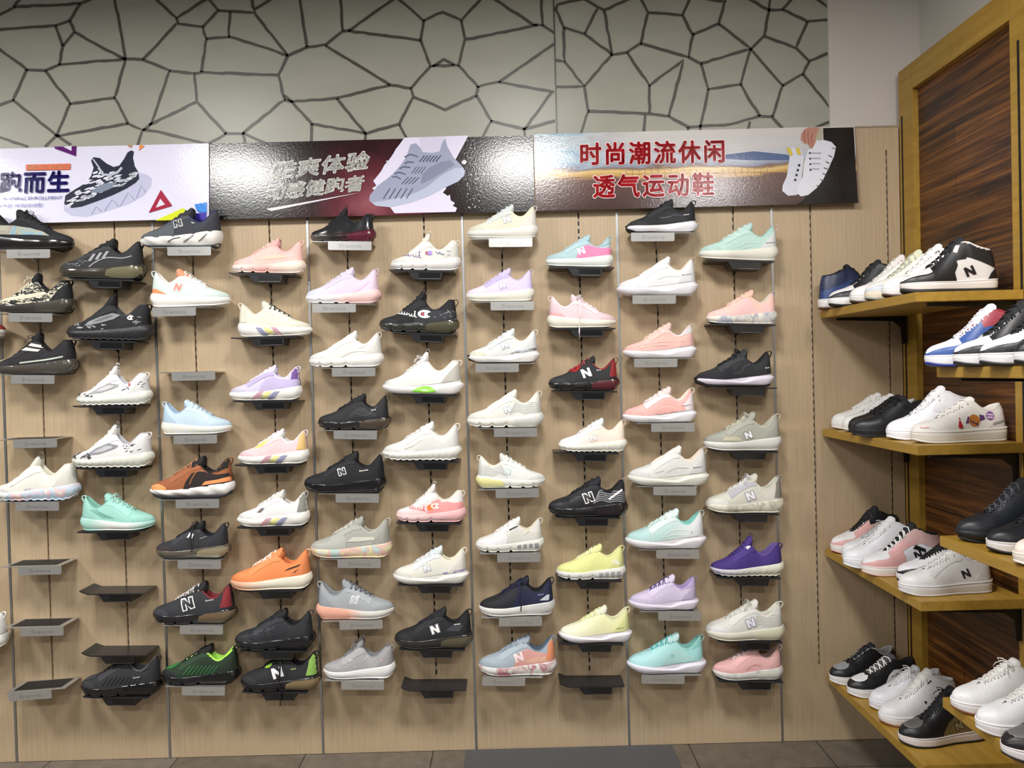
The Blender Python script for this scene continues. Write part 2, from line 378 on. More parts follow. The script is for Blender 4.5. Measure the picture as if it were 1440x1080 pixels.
shelf(*SH1, Z_S[1], 'pine shelf with the white and plain black low sneakers')
shelf(*SH1, Z_S[2], 'pine shelf with the two pink toed sneakers')
shelf(*SH1, Z_S[3], 'lowest pine shelf near the floor with black and grey low sneakers')
SH2 = (-0.820, -1.500)
shelf(*SH2, Z_T[0], 'right edge pine shelf carrying the blue, white and red high-top')
shelf(*SH2, Z_T[1], 'right edge pine shelf carrying the black leather boot')
shelf(*SH2, Z_T[2], 'right edge pine shelf carrying white gum soled sneakers')

# ------------------------------------------------------------------ banners
BT = math.radians(4.4)
def text_mesh(s, size, bold=0.0, shear=0.0, spacing=1.0):
    c = bpy.data.curves.new('lettering', 'FONT'); c.body = s; c.size = size; c.offset = bold; c.shear = shear; c.space_character = spacing
    c.resolution_u = 3; c.fill_mode = 'FRONT'
    o = bpy.data.objects.new('lettering', c); COL.objects.link(o)
    me = bpy.data.meshes.new_from_object(o.evaluated_get(bpy.context.evaluated_depsgraph_get()))
    COL.objects.unlink(o); bpy.data.objects.remove(o)
    v = [x.co.copy() for x in me.vertices]; f = [list(p.vertices) for p in me.polygons]; bpy.data.meshes.remove(me)
    return v, f
def fit(v, x0, x1, z0, z1):
    ax, bx = min(p.x for p in v), max(p.x for p in v); ay, by = min(p.y for p in v), max(p.y for p in v)
    return [(x0+(p.x-ax)/(bx-ax)*(x1-x0), z0+(p.y-ay)/(by-ay)*(z1-z0)) for p in v]
class Banner:
    """a board leaning on the wall; artwork is laid on its face in photograph pixels"""
    def __init__(s, px0, px1, pyt, pyb, m, label, Y=-0.012):
        s.Y = Y; a, b = at(px0, pyt[0], Y), at(px1, pyt[1], Y); c = at((px0+px1)/2, (pyb[0]+pyb[1])/2, Y)
        s.x0, s.x1 = a.x, b.x; s.zt = (a.z+b.z)/2; s.zb = c.z
        s.r = empty('banner', (s.x0, Y, s.zt)); s.r.rotation_euler = (-BT, 0, 0)
        tag(s.r, label, 'banner', 'printed banners over the shoe wall')
        MB().box(0, s.x1-s.x0, 0, 0.005, s.zb-s.zt, 0).build('board', m, s.r)
        s.k = 0
    def loc(s, px, py):
        p = at(px, py, s.Y-0.005); return (p.x-s.x0, p.z-s.zt)
    def put(s, name, pts, faces, m, lift=None):
        s.k += 1; d = -0.00025*s.k if lift is None else -lift
        return link_mesh(name, [(x, d, z) for x, z in pts], faces, m, s.r)
    def poly(s, name, pix, col, px=True):
        P = [s.loc(*p) for p in pix]
        vv = [Vector(p) for p in P]; n = len(vv)
        r = delaunay_2d_cdt(vv, [(i, (i+1) % n) for i in range(n)], [], 1, 1e-6)
        return s.put(name, [(v.x, v.y) for v in r[0]], [list(f) for f in r[2]], ink(col) if isinstance(col, str) else col)
    def polys(s, name, many, col):
        V = []; F = []
        for pix in many:
            vv = [Vector(s.loc(*p)) for p in pix]; n = len(vv); r = delaunay_2d_cdt(vv, [(i, (i+1) % n) for i in range(n)], [], 1, 1e-6)
            b = len(V); V += [(v.x, v.y) for v in r[0]]; F += [[i+b for i in f] for f in r[2]]
        return s.put(name, V, F, ink(col) if isinstance(col, str) else col)
    def text(s, name, t, quad, col, bold=0.0, spacing=1.0, outline=None):
        """quad: pixel corners tl, tr, br, bl"""
        v, f = text_mesh(t, 1.0, 0.0, 0, spacing)
        ax, bx = min(p.x for p in v), max(p.x for p in v); ay, by = min(p.y for p in v), max(p.y for p in v)
        tl, tr, br, bl = [Vector(s.loc(*q)) for q in quad]; sc = (tr-tl).length/(bx-ax); n = len(v)
        for col_, bd in (((outline[0], outline[1]),) if outline else ())+((col, bold),):
            sh = [(0, 0)]+([(bd*math.cos(q*PI/4), bd*math.sin(q*PI/4)) for q in range(8)] if bd else []); P = []; F = []
            for k, (dx, dy) in enumerate(sh):                # heavier strokes: the same glyphs pressed side by side
                for p in v:
                    u = (p.x-ax)/(bx-ax); q = (p.y-ay)/(by-ay); c = bl.lerp(br, u).lerp(tl.lerp(tr, u), q); P.append((c.x+dx*sc, c.y+dy*sc))
                F += [[i+k*n for i in g] for g in f]
            s.put(name if col_ is col else 'lettering_outline', P, F, ink(col_))
def stroke(p, w):
    """pixel polyline to a thin outline"""
    L = []; R = []
    for i, q in enumerate(p):
        a = Vector(p[max(i-1, 0)]); b = Vector(p[min(i+1, len(p)-1)]); t = (b-a).normalized(); n = Vector((-t.y, t.x))*w/2
        L.append((q[0]+n.x, q[1]+n.y)); R.append((q[0]-n.x, q[1]-n.y))
    return L+R[::-1]
def shoe_art_1(b):
    up = [(93,288),(94,276),(106,268),(122,258),(129,248),(132,236),(128,226),(131,221),(140,222),(150,230),(160,235),(168,233),(174,224),(179,214),(184,211),(188,213),(187,222),(190,234),(195,242),(197,252),(192,258),(180,266),(160,276),(140,284),(118,292),(104,294)]
    b.poly('printed_sole', [(92,284),(93,298),(104,305),(125,307),(150,300),(185,288),(205,276),(214,262),(215,252),(207,246),(196,243),(186,258),(150,276),(110,290)], '#bcbcd6')
    b.polys('printed_sole_line', [stroke([(132,303),(138,292),(146,299)], 1.2), stroke([(150,298),(160,282),(170,292)], 1.2), stroke([(172,291),(182,272),(192,283)], 1.2), stroke([(194,280),(200,262),(207,272)], 1.2)], '#8688ac')
    b.poly('printed_shoe', up, '#2c2f3d')
    rnd = random.Random(5); bl = []
    for k in range(75):
        u = rnd.random(); x = 98+u*92; y = 289-u*38-rnd.random()**1.3*(10+26*max(0, 1-abs(u-.45)*2.6))+rnd.uniform(0, 4)
        n = [(x+rnd.uniform(2, 6)*math.cos(g)*1.2, y+rnd.uniform(.8, 2.2)*math.sin(g)-math.cos(g)*1.6) for g in [i*PI/3 for i in range(6)]]
        bl.append(n)
    b.polys('printed_marbling', bl, '#d9dae6')
    b.poly('printed_side_panel', [(128,272),(140,262),(152,258),(164,258),(158,266),(144,272)], '#7e8899')
    b.polys('printed_lace', [stroke([(139,236),(146,246),(156,247),(166,243),(172,236)], 3.4), stroke([(131,224),(140,236)], 2)], '#b4b7c6')
bn = Banner(-150, 293.5, (211, 203.5), (318, 312), ink('#d9d7ea'), 'pale lilac banner with a grey marbled shoe, at the left edge')
shoe_art_1(bn)
bn.poly('printed_triangle', [(75,206),(107,205),(107,220),(77,209)], '#5a1a66'); bn.poly('printed_triangle_gap', [(88,206),(100,205),(100,212)], '#d9d7ea')
bn.poly('printed_triangle', [(228,268),(245,291),(212,301)], '#a02440'); bn.poly('printed_triangle_gap', [(227.6,281),(234.6,289),(222,293.6)], '#d9d7ea')
bn.poly('printed_shard', [(196,203),(203,205),(195,212)], '#e08a4a'); bn.poly('printed_shard', [(178,204),(186,204),(184,208)], '#b9834f')
bn.poly('printed_shard', [(222,312),(260,294),(268,300),(262,311)], '#d3dc2c'); bn.poly('printed_shard', [(276,289),(293,286),(293.4,302),(280,299)], '#2a7fd6'); bn.poly('printed_shard', [(268,303),(293,300),(293.4,311.5),(262,311.5)], '#3d31a4')
bn.poly('text_plate', [(37.5,232),(100,230.5),(100,239),(37.5,240.3)], '#dc6a48')
bn.text('lettering', '健康时尚 运动系列', ((39,233),(98.5,231.7),(98.5,238),(39,239.3)), '#f6c9a0', 0.01)
bn.text('lettering', '跑而生', ((2,243.5),(99,241.5),(99,271),(2,273)), '#25197a', 0.036, 1.06)
bn.text('lettering', 'RUNNING, TRAINING ENROLLMENT', ((-35,279.5),(91,277),(91,282.2),(-35,284.6)), '#4d5a9c', 0.0)
bn.text('lettering', '轻透气垫 时尚运动鞋', ((-9,288.5),(64,286.8),(64,292.5),(-9,294.2)), '#7683b8', 0.0)

def maroon_print():
    t = NT('maroon_black_print'); v = t.coord('Object'); sp = t.n('ShaderNodeSeparateXYZ'); t.l(v, sp.inputs[0])
    d = t.n('ShaderNodeVectorMath', operation='DISTANCE'); d.inputs[1].default_value = (0.62, 0, -0.25); t.l(v, d.inputs[0])
    nz = t.noise(v, 9, 4); ad = t.n('ShaderNodeMath', operation='MULTIPLY_ADD'); ad.inputs[1].default_value = 0.18; t.l(nz, ad.inputs[0]); t.l(d.outputs['Value'], ad.inputs[2])
    t.l(t.ramp(ad.outputs[0], [(0.08, '#8c5058'), (0.2, '#5f2a33'), (0.34, '#2c1518'), (0.5, '#191414')]), t.b.inputs['Base Color']); laminated(t); return t.m
bn = Banner(295, 749, (204, 188.5), (310, 300.5), maroon_print(), 'black and maroon banner with a big grey knit shoe, in the middle')
rnd = random.Random(9)
edge = [(569,193)]
for k in range(9): u = k/8; edge.append((568-u*42+rnd.uniform(-1, 1), 194+u*62+rnd.uniform(-1, 1)))
edge += [(530,262),(524,266),(531,271),(524,277),(520,281),(527,287),(548,291),(556,301.5)]
jag = [(658.5,190),(640,226),(632,236),(628,250),(624,262),(628,266),(623,272),(630,277),(633,275),(634,283),(640,287),(637,291),(643,294),(641,299.5)]
bn.poly('printed_flash', edge+jag[::-1], '#dcd6ea')
bn.poly('printed_ankle', [(589,192.5),(626,191),(625,206),(628,226),(608,222),(592,215)], '#cfc9de')
bn.poly('printed_shoe', [(520,283),(521,276),(532,262),(545,252),(553,245),(560,237),(568,226),(573,216),(577,203),(585,201),(592,209),(594,214),(608,215),(618,213),(622,200),(626,194),(629,206),(638,222),(648,232),(653,240),(653,247),(645,256),(624,266),(606,276),(580,286),(550,293),(528,290)], '#9a9fb6')
bn.poly('printed_sole', [(520,283),(526,286),(540,284),(574,277),(600,265),(620,248),(640,237),(651,236),(654,241),(653,248),(643,257),(624,266),(606,276),(580,286),(550,293),(530,291)], '#b5bbd0')
bn.poly('printed_heel_panel', [(592,260),(594,246),(604,236),(620,228),(634,226),(640,232),(624,242),(608,252)], '#83889f')
bn.polys('printed_slit', [stroke([(590+k*4.6,228),(597+k*4.6,219)], 1.6) for k in range(6)]+[stroke([(579+k*4.3,245),(586+k*4.3,235)], 1.0) for k in range(4)]+[stroke([(565+k*5,260),(575+k*5,250)], 1.1) for k in range(4)]+[stroke([(540+k*8,281),(549+k*8,266)], 1.3) for k in range(5)], '#4c4f63')
bn.polys('printed_lace', [stroke([(569,221),(577,217),(588,221)], 1.9), stroke([(569,231),(574,228),(582,229)], 1.9), stroke([(562,238),(568,235),(577,236)], 1.9), stroke([(555,245),(562,243),(571,246)], 1.9), stroke([(552,250),(558,249),(564,253)], 1.7)], '#5f6478')
sp = []
for k in range(70):
    x, y = (rnd.uniform(655, 682), rnd.uniform(244, 296)) if k < 52 else (rnd.uniform(640, 668), rnd.uniform(196, 232)); q = rnd.uniform(.4, 1.1)
    sp.append([(x-q, y), (x, y-q), (x+q, y), (x, y+q)])
sp += [[(649,228),(653,225),(657,228),(654,232),(650,231)], [(543,227),(546,226),(545,230)]]
bn.polys('printed_splatter', sp, '#d8cfd8')
bn.text('lettering', '酷爽体验', ((388,229),(521,212),(517,238.5),(383,254)), '#f4f4ee', 0.03, 1.05)
bn.text('lettering', '动感健跑者', ((379,261),(514,247),(510,269),(375,284)), '#f4f4ee', 0.03, 1.0)
bn.poly('printed_slash', [(376.5,295.5),(384,298.5),(508,272)], '#d8d0d8')

def sky_print():
    t = NT('sky_road_print'); v = t.coord('Object'); sp = t.n('ShaderNodeSeparateXYZ'); t.l(v, sp.inputs[0])
    nz = t.noise(t.coord('Object', (2.0, 1, 9)), 2.2, 4, 0.6); mm = t.n('ShaderNodeMath', operation='MULTIPLY_ADD'); mm.inputs[1].default_value = 0.06
    t.l(nz, mm.inputs[0]); t.l(sp.outputs[2], mm.inputs[2])
    mr = t.n('ShaderNodeMapRange'); mr.inputs['From Min'].default_value = -0.29; mr.inputs['From Max'].default_value = 0.03; t.l(mm.outputs[0], mr.inputs[0])
    land = t.ramp(mr.outputs[0], [(0.0, '#3d2b29'), (0.30, '#5d4440'), (0.42, '#6b5048'), (0.46, '#c2995a'), (0.52, '#d8b878'), (0.55, '#7a5b4a'), (0.58, '#8d93a6'), (0.64, '#b7bdc9'), (0.8, '#c9c6c6'), (1, '#cfcac6')])
    cl = t.noise(t.coord('Object', (3, 1, 10)), 1.6, 5, 0.8)
    sky = t.ramp(cl, [(0.35, '#5c93b4'), (0.5, '#a9bcc6'), (0.62, '#8a8f9a')])
    gx = t.n('ShaderNodeMapRange'); gx.inputs['From Min'].default_value = 0.45; gx.inputs['From Max'].default_value = 0.02; t.l(sp.outputs[0], gx.inputs[0])
    gz = t.n('ShaderNodeMapRange'); gz.inputs['From Min'].default_value = -0.13; gz.inputs['From Max'].default_value = -0.08; t.l(mm.outputs[0], gz.inputs[0])
    mu = t.n('ShaderNodeMath', operation='MULTIPLY'); t.l(gx.outputs[0], mu.inputs[0]); t.l(gz.outputs[0], mu.inputs[1])
    mx = t.n('ShaderNodeMix', data_type='RGBA'); t.l(mu.outputs[0], mx.inputs[0]); t.l(land, mx.inputs[6]); t.l(sky, mx.inputs[7])
    t.l(mx.outputs[2], t.b.inputs['Base Color']); laminated(t); return t.m
bn = Banner(750.5, 1201.5, (187.5, 178.5), (299.5, 287), sky_print(), 'sky and road banner with red lettering and a hand holding white shoes')
bn.polys('printed_hill', [[(1010,219),(1060,213),(1108,218),(1112,226),(1060,226),(1012,224)]], '#55668c')
bn.polys('printed_fence', [stroke([(x, 238), (x, 254)], .7) for x in range(880, 1085, 9)]+[stroke([(870,246),(1088,243)], .9)], '#9a7a4c')
bn.poly('printed_coat', [(1158,179.5),(1201,178.5),(1203,286.5),(1118,289),(1128,282),(1150,250),(1158,230)], '#1b1716')
bn.poly('printed_cuff', [(1146,196),(1152,178.8),(1158.5,178.6),(1156,197)], '#b3aa98')
bn.poly('printed_hand', [(1126,197),(1127,188),(1131,182),(1137,178.8),(1153,178.6),(1149,188),(1147,196),(1147,204),(1143,209),(1138,208),(1136,202),(1132,203)], '#b98575')
bn.polys('printed_finger_line', [stroke([(1132,184),(1131,193),(1133,201)], .8), stroke([(1137,184),(1136,193),(1138,204)], .8), stroke([(1143,186),(1141,195),(1142,205)], .8)], '#7d4d44')
bn.poly('printed_shoe', [(1098,270),(1099,262),(1105,249),(1108,232),(1110,220),(1106,209),(1112,208),(1124,208),(1130,222),(1126,250),(1124,268),(1118,276),(1106,277)], '#d4d6e2')
bn.poly('printed_shoe', [(1119,274),(1121,262),(1127,250),(1130,228),(1136,211),(1142,210),(1148,198),(1158,197),(1169,200),(1175,207),(1172,220),(1165,235),(1160,245),(1155,255),(1146,266),(1134,276),(1124,278)], '#dfe0ea')
bn.polys('printed_sole_pattern', [stroke([(1169,208.5),(1175,210)], 1.2), stroke([(1164,219),(1169,222)], 1.5), stroke([(1160,228),(1165,231)], 1.5), stroke([(1157,237),(1162,239)], 1.5), stroke([(1155,245),(1159,247)], 1.5), stroke([(1152,254),(1155,256)], 1.5), stroke([(1146,262),(1149,264)], 1.3)], '#2e3240')
bn.polys('printed_eyelet', [stroke([(1137,216+k*8),(1139.5,216+k*8)], 3) for k in range(4)], '#2e3240')
bn.polys('printed_lace', [stroke([(1121-k*2,233+k*7),(1124-k*2,234+k*7)], 3.5) for k in range(4)], '#2e3240')
bn.polys('printed_band', [stroke([(1140,216+k*7.6),(1154-k,216+k*7.6)], 1.8) for k in range(4)], '#a8abb8')
bn.polys('printed_tag', [[(1105,209),(1111,208.5),(1114,219),(1110,220)], [(1118,209),(1123,208),(1126,218),(1121,219)]], '#d6bd4a')
bn.text('lettering', '时尚潮流休闲', ((816.5,202),(1017.5,197),(1017.5,229.5),(816.5,233)), '#d2222c', 0.032, 1.17, ('#efe6e6', 0.062))
bn.text('lettering', '透气运动鞋', ((834,248),(1002,244),(1002,277),(834,280)), '#d2222c', 0.032, 1.17, ('#efe6e6', 0.062))
# ------------------------------------------------------------------ sneakers
# side-view tables in fractions of the shoe length: a = 0 at the toe tip, 1 at the heel; h = height over the ground
FORMS = {
 'run': dict(
  top=[(.015,.142),(.045,.168),(.09,.188),(.14,.205),(.2,.225),(.28,.262),(.36,.312),(.45,.360),(.54,.398),(.595,.404),(.65,.362),(.70,.320),(.75,.300),(.80,.312),(.85,.358),(.90,.418),(.93,.452),(.945,.460)],
  tongue=(.655,.500), zb=[(0,.034),(.06,.018),(.14,.005),(.24,0),(.84,0),(.93,.008),(1,.038)], zt=[(0,.112),(.1,.108),(.3,.108),(.5,.122),(.7,.148),(.88,.172),(1,.186)],
  w=[(0,.10),(.06,.118),(.12,.142),(.2,.166),(.3,.176),(.42,.160),(.56,.136),(.7,.128),(.84,.128),(.93,.120),(1,.11)]),
 'sock': dict(
  top=[(.015,.138),(.045,.160),(.09,.176),(.14,.192),(.2,.215),(.28,.268),(.36,.330),(.43,.385),(.49,.425),(.535,.432),(.59,.372),(.645,.312),(.70,.288),(.76,.308),(.83,.372),(.89,.428),(.945,.430)],
  tongue=(.560,.540), zb=[(0,.034),(.06,.016),(.14,.004),(.24,0),(.84,0),(.93,.010),(1,.045)], zt=[(0,.108),(.1,.102),(.3,.106),(.5,.125),(.7,.150),(.88,.180),(1,.200)],
  w=[(0,.10),(.06,.118),(.12,.142),(.2,.162),(.3,.170),(.42,.156),(.56,.134),(.7,.128),(.84,.128),(.93,.122),(1,.11)]),
 'low': dict(
  top=[(.015,.150),(.04,.178),(.08,.200),(.14,.216),(.22,.236),(.3,.268),(.4,.322),(.5,.378),(.58,.415),(.63,.410),(.70,.350),(.76,.325),(.82,.330),(.88,.362),(.945,.385)],
  tongue=(.645,.470), zb=[(0,.030),(.06,.012),(.14,.002),(.24,0),(.88,0),(1,.010)], zt=[(0,.112),(.1,.112),(.4,.112),(.7,.122),(1,.134)],
  w=[(0,.095),(.06,.112),(.12,.134),(.2,.154),(.3,.163),(.42,.150),(.56,.130),(.7,.124),(.84,.124),(.93,.114),(1,.10)]),
 'mid': dict(
  top=[(.015,.150),(.04,.178),(.08,.202),(.14,.222),(.22,.246),(.3,.284),(.38,.342),(.46,.412),(.54,.482),(.60,.522),(.66,.520),(.74,.482),(.82,.452),(.89,.440),(.945,.434)],
  tongue=(.645,.590), zb=[(0,.030),(.06,.012),(.14,.002),(.24,0),(.88,0),(1,.010)], zt=[(0,.112),(.1,.112),(.4,.112),(.7,.122),(1,.134)],
  w=[(0,.095),(.06,.112),(.12,.134),(.2,.154),(.3,.163),(.42,.150),(.56,.130),(.7,.124),(.84,.124),(.93,.114),(1,.10)]),
}
YO = [(0,0),(.25,0),(.30,.028),(.38,.042),(.55,.048),(.62,.060),(.70,.083),(.78,.088),(.86,.074),(.91,.050),(.932,.030),(.945,0)]
NS = 34
def half_w(F, a):
    w = pchip(F['w'], a)
    e = 1.0
    if a < .13: e = math.sqrt(max(0, 1-((.13-a)/.13)**2))
    if a > .90: e = math.sqrt(max(0, 1-((a-.90)/.10)**2.2))
    return w*e
def ring(F, n=NS):
    """plan outline stations from the toe tip to the heel on one side: (a, w, normal a, normal w)"""
    A = [(1-math.cos(PI*i/n))/2 for i in range(n+1)]; P = [(a, half_w(F, a)) for a in A]; out = []
    for i, (a, w_) in enumerate(P):
        if i == 0: nx, ny = -1, 0
        elif i == n: nx, ny = 1, 0
        else:
            ta, tw = P[i+1][0]-P[i-1][0], P[i+1][1]-P[i-1][1]; l = math.hypot(ta, tw); nx, ny = -tw/l, ta/l
        out.append((a, w_, nx, ny))
    return out
def X(a): return 1-a                                      # local x: heel at 0, toe at 1 (times length)
_geo = {}
def surf(F, k, a, w_, t, sd):
    """point of the upper: a, w_ = plan outline station, t = 0 at the sole line, 1 at the ridge or collar edge"""
    ab = .004+a*.982; wb = w_*.96; zb = pchip(F['zt'], a)*k-.012
    at_ = .014+a*.931; yt = pchip(YO, at_); zt = pchip(F['top'], at_)
    if zb > zt-.02: zb = zt-.02
    g = t*PI/2
    hy = math.cos(g)**(.72 if yt < .02 else 1.0); vz = math.sin(g)**.92
    if yt >= .02:                                         # steeper walls round the ankle
        m = min(1, (yt-.02)/.05); hy = (1-m)*hy+m*(1-t**1.6); vz = (1-m)*vz+m*(t**.95)
    ha = 1-math.cos(g)
    if at_ > .85: ha = ha*(1-(at_-.85)/.1)+t*(at_-.85)/.1 if at_ < .95 else t
    return Vector((X(ab+(at_-ab)*ha), sd*(yt+(wb-yt)*hy), zb+(zt-zb)*vz))
def upper_geo(form, k):
    key = ('u', form, k)
    if key in _geo: return _geo[key]
    F = FORMS[form]; R = ring(F); n = NS; nt = 11; V = []; Fc = []; edge = {1: [], -1: []}
    for sd in (1, -1):
        base = len(V)
        for (a, w_, nx, ny) in R:
            at_ = .014+a*.931
            for j in range(nt+1): V.append(surf(F, k, a, w_, j/nt, sd))
            edge[sd].append((at_, pchip(YO, at_), pchip(F['top'], at_)))
        for i in range(n):
            for j in range(nt):
                q = [base+i*(nt+1)+j, base+(i+1)*(nt+1)+j, base+(i+1)*(nt+1)+j+1, base+i*(nt+1)+j+1]
                Fc.append(q if sd == -1 else q[::-1])
    bm = bmesh.new(); vs = [bm.verts.new(v) for v in V]
    for f in Fc:
        try: bm.faces.new([vs[i] for i in f])
        except ValueError: pass
    bmesh.ops.remove_doubles(bm, verts=bm.verts[:], dist=.0012)
    bmesh.ops.recalc_face_normals(bm, faces=bm.faces[:]); bm.verts.index_update()
    r = ([v.co.copy() for v in bm.verts], [[v.index for v in f.verts] for f in bm.faces], edge); bm.free(); _geo[key] = r; return r
WRAPS = {   # overlays that follow the sole line round toe or heel: (height t along the outline, first and last station)
 'mud': ([(0, .42), (.06, .46), (.13, .47), (.22, .44), (.30, .50), (.37, .60), (.43, .60), (.47, .30)], 0, .47),
 'toe': ([(0, .52), (.06, .54), (.12, .50), (.18, .36), (.25, .14)], 0, .25),
 'heel': ([(.76, .10), (.80, .34), (.85, .55), (.91, .66), (1, .70)], .76, 1),
 'bumper': ([(0, .30), (.1, .30), (.18, .06)], 0, .18)}
def wrap_geo(form, k, what, lift):
    key = ('w', form, k, what, round(lift, 4))
    if key in _geo: return _geo[key]
    F = FORMS[form]; tab, a0, a1 = WRAPS[what]; n = 26; nt = 7; V = []; Fc = []
    A = []
    for i in range(n+1):
        u = i/n; A.append(a0+(a1-a0)*((1-math.cos(PI*u/2)) if a0 == 0 else math.sin(PI*u/2)))
    for sd in (1, -1):
        b = len(V)
        for a in A:
            w_ = half_w(F, a); tm = pchip(tab, a)
            for j in range(nt+1):
                t = tm*j/nt; p = surf(F, k, a, w_, t, sd); e = 1e-3; a2 = min(1, a+e); a3 = max(0, a-e)
                da = surf(F, k, a2, half_w(F, a2), t, sd)-surf(F, k, a3, half_w(F, a3), t, sd); dt = surf(F, k, a, w_, t+e, sd)-p
                nn = da.cross(dt)*sd
                if nn.length < 1e-12: nn = Vector((1 if a < .5 else -1, 0, .3))
                nn.normalize()
                if nn.y*sd < -1e-4: nn = -nn
                if a < .01: nn = Vector((.8, nn.y if a > 0 else 0, .5)).normalized()
                if a > .995: nn = Vector((-1, 0, .1)).normalized()
                V.append(p+nn*(lift if j < nt else lift*.4))
        for i in range(n):
            for j in range(nt):
                q = [b+i*(nt+1)+j, b+(i+1)*(nt+1)+j, b+(i+1)*(nt+1)+j+1, b+i*(nt+1)+j+1]; Fc.append(q if sd == -1 else q[::-1])
    _geo[key] = (V, Fc); return V, Fc
def lay_top(polys, tree, lift):
    """drape plan-view outlines over the shell from above"""
    V2, F2 = tess(polys, .02); V = []; ok = []
    for a, y in V2:
        loc, nor, _i, _d = tree.ray_cast(Vector((X(a), y, 1)), Vector((0, 0, -1)))
        ok.append(loc is not None); V.append(loc+(nor if nor.z > 0 else -nor)*lift if loc is not None else Vector((0, 0, 0)))
    Fc = [f for f in F2 if all(ok[i] for i in f)]; used = sorted({i for f in Fc for i in f}); mp = {i: j for j, i in enumerate(used)}
    return [V[i] for i in used], [[mp[i] for i in f] for f in Fc]
BOX = [(.062, 0), (.075, .05), (.11, .078), (.16, .092), (.21, .085), (.245, .055), (.252, .03), (.254, 0)]
BOX = BOX+[(a, -y) for a, y in BOX[-2:0:-1]]
def lining_geo(form, k):
    key = ('l', form, k)
    if key in _geo: return _geo[key]
    F = FORMS[form]; e = [x for x in upper_geo(form, k)[2][1] if x[0] > .30]; V = []; Fc = []
    prof = [(1.02, -.012), (1.03, .004), (.95, .013), (.80, .010), (.70, -.012), (.66, -.07)]
    m = len(prof)+1; n = len(e)
    for sd in (1, -1):
        for (a, y, z) in e:
            for fy, dz in prof: V.append((X(a if a < .93 else a+.004*(1-fy)*3), sd*y*fy, z+dz))
            zf = min(pchip(F['zt'], a)*k+.03, z-.08); V.append((X(a), sd*y*.62, zf))
    for s in range(2):
        b = s*n*m
        for i in range(n-1):
            for j in range(m-1):
                q = [b+i*m+j, b+(i+1)*m+j, b+(i+1)*m+j+1, b+i*m+j+1]; Fc.append(q if s == 0 else q[::-1])
    for i in range(n-1): Fc.append([i*m+m-1, (i+1)*m+m-1, n*m+(i+1)*m+m-1, n*m+i*m+m-1])
    _geo[key] = (V, Fc); return V, Fc
def zmod(style, a):
    if style == 'seg': return sum(.036*math.exp(-((a-c)/.014)**2) for c in (.17, .33, .52))
    if style == 'seg2': return sum(.03*math.exp(-((a-c)/.016)**2) for c in (.22, .44))+(.02 if .55 < a < .60 else 0)
    if style == 'ripple': return .017*(1-abs(math.sin(a*PI*12)))
    return 0.0
def sole_geo(form, style, k, ot=.010):
    key = ('s', form, style, k, ot)
    if key in _geo: return _geo[key]
    F = FORMS[form]; n = 66 if style in ('ripple', 'seg') else NS+8; R = ring(F, n); nl = 18 if style == 'wave' else 10; V = []; Fc = []
    L = []
    for sd in (1, -1):
        for (a, w_, nx, ny) in R:
            z0 = pchip(F['zb'], a)+ot; z1 = pchip(F['zt'], a)*k
            z0 += zmod(style, a)
            if style == 'chunk':
                z0 += .022*math.exp(-((a-.48)/.05)**2)
            for j in range(nl+1):
                f = j/nl; o = -.024*(1-f)**3
                if style == 'cup': o = -.008*(1-f)**2+.006+(-.007 if .74 < f < .86 else 0)
                elif style == 'wave':
                    o += .006*math.sin(PI*f)
                    c = pchip([(0, .95), (.25, .80), (.45, .48), (.58, .34), (.72, .62), (.85, .72), (1, .66)], a)
                    o += .030*(1/(1+math.exp((f-c)*55)))-.014
                elif style in ('seg', 'seg2'): o += .009*math.sin(PI*f)+(.007 if a > .6 else 0)*math.sin(PI*f)
                elif style == 'ripple': o += .012*math.sin(PI*f**1.2)*(1+.4*(a > .7))
                elif style == 'chunk': o += .014*math.sin(PI*f)+.008*math.sin(PI*f)*math.cos(a*PI*7)
                elif style == 'hike': o += .012*math.sin(PI*f)+.008*math.sin(a*PI*9+f*4)
                else: o += .009*math.sin(PI*f)
                if a > .86 and style != 'cup': o += .011*(a-.86)/.14*math.sin(PI*f)
                V.append((X(a+nx*o), sd*max(0 if 0 < a < 1 else 0, (w_+ny*o) if 0 < a < 1 else 0), z0+(z1-z0)*f))
            V.append((X(.5+(a-.5)*.93), sd*w_*.86, z1-.004))
    m = nl+2; N = n+1
    for s in range(2):
        b = s*N*m
        for i in range(n):
            for j in range(m-1):
                q = [b+i*m+j, b+(i+1)*m+j, b+(i+1)*m+j+1, b+i*m+j+1]; Fc.append(q[::-1] if s == 0 else q)
    for i in range(n):
        Fc.append([i*m, (i+1)*m, N*m+(i+1)*m, N*m+i*m]); q = [i*m+m-1, (i+1)*m+m-1, N*m+(i+1)*m+m-1, N*m+i*m+m-1]; Fc.append(q[::-1])
    bm = bmesh.new(); vs = [bm.verts.new(v) for v in V]
    for f in Fc:
        try: bm.faces.new([vs[i] for i in f])
        except ValueError: pass
    bmesh.ops.remove_doubles(bm, verts=bm.verts[:], dist=.0006); bmesh.ops.recalc_face_normals(bm, faces=bm.faces[:]); bm.verts.index_update()
    r = ([v.co.copy() for v in bm.verts], [[v.index for v in f.verts] for f in bm.faces]); bm.free(); _geo[key] = r; return r
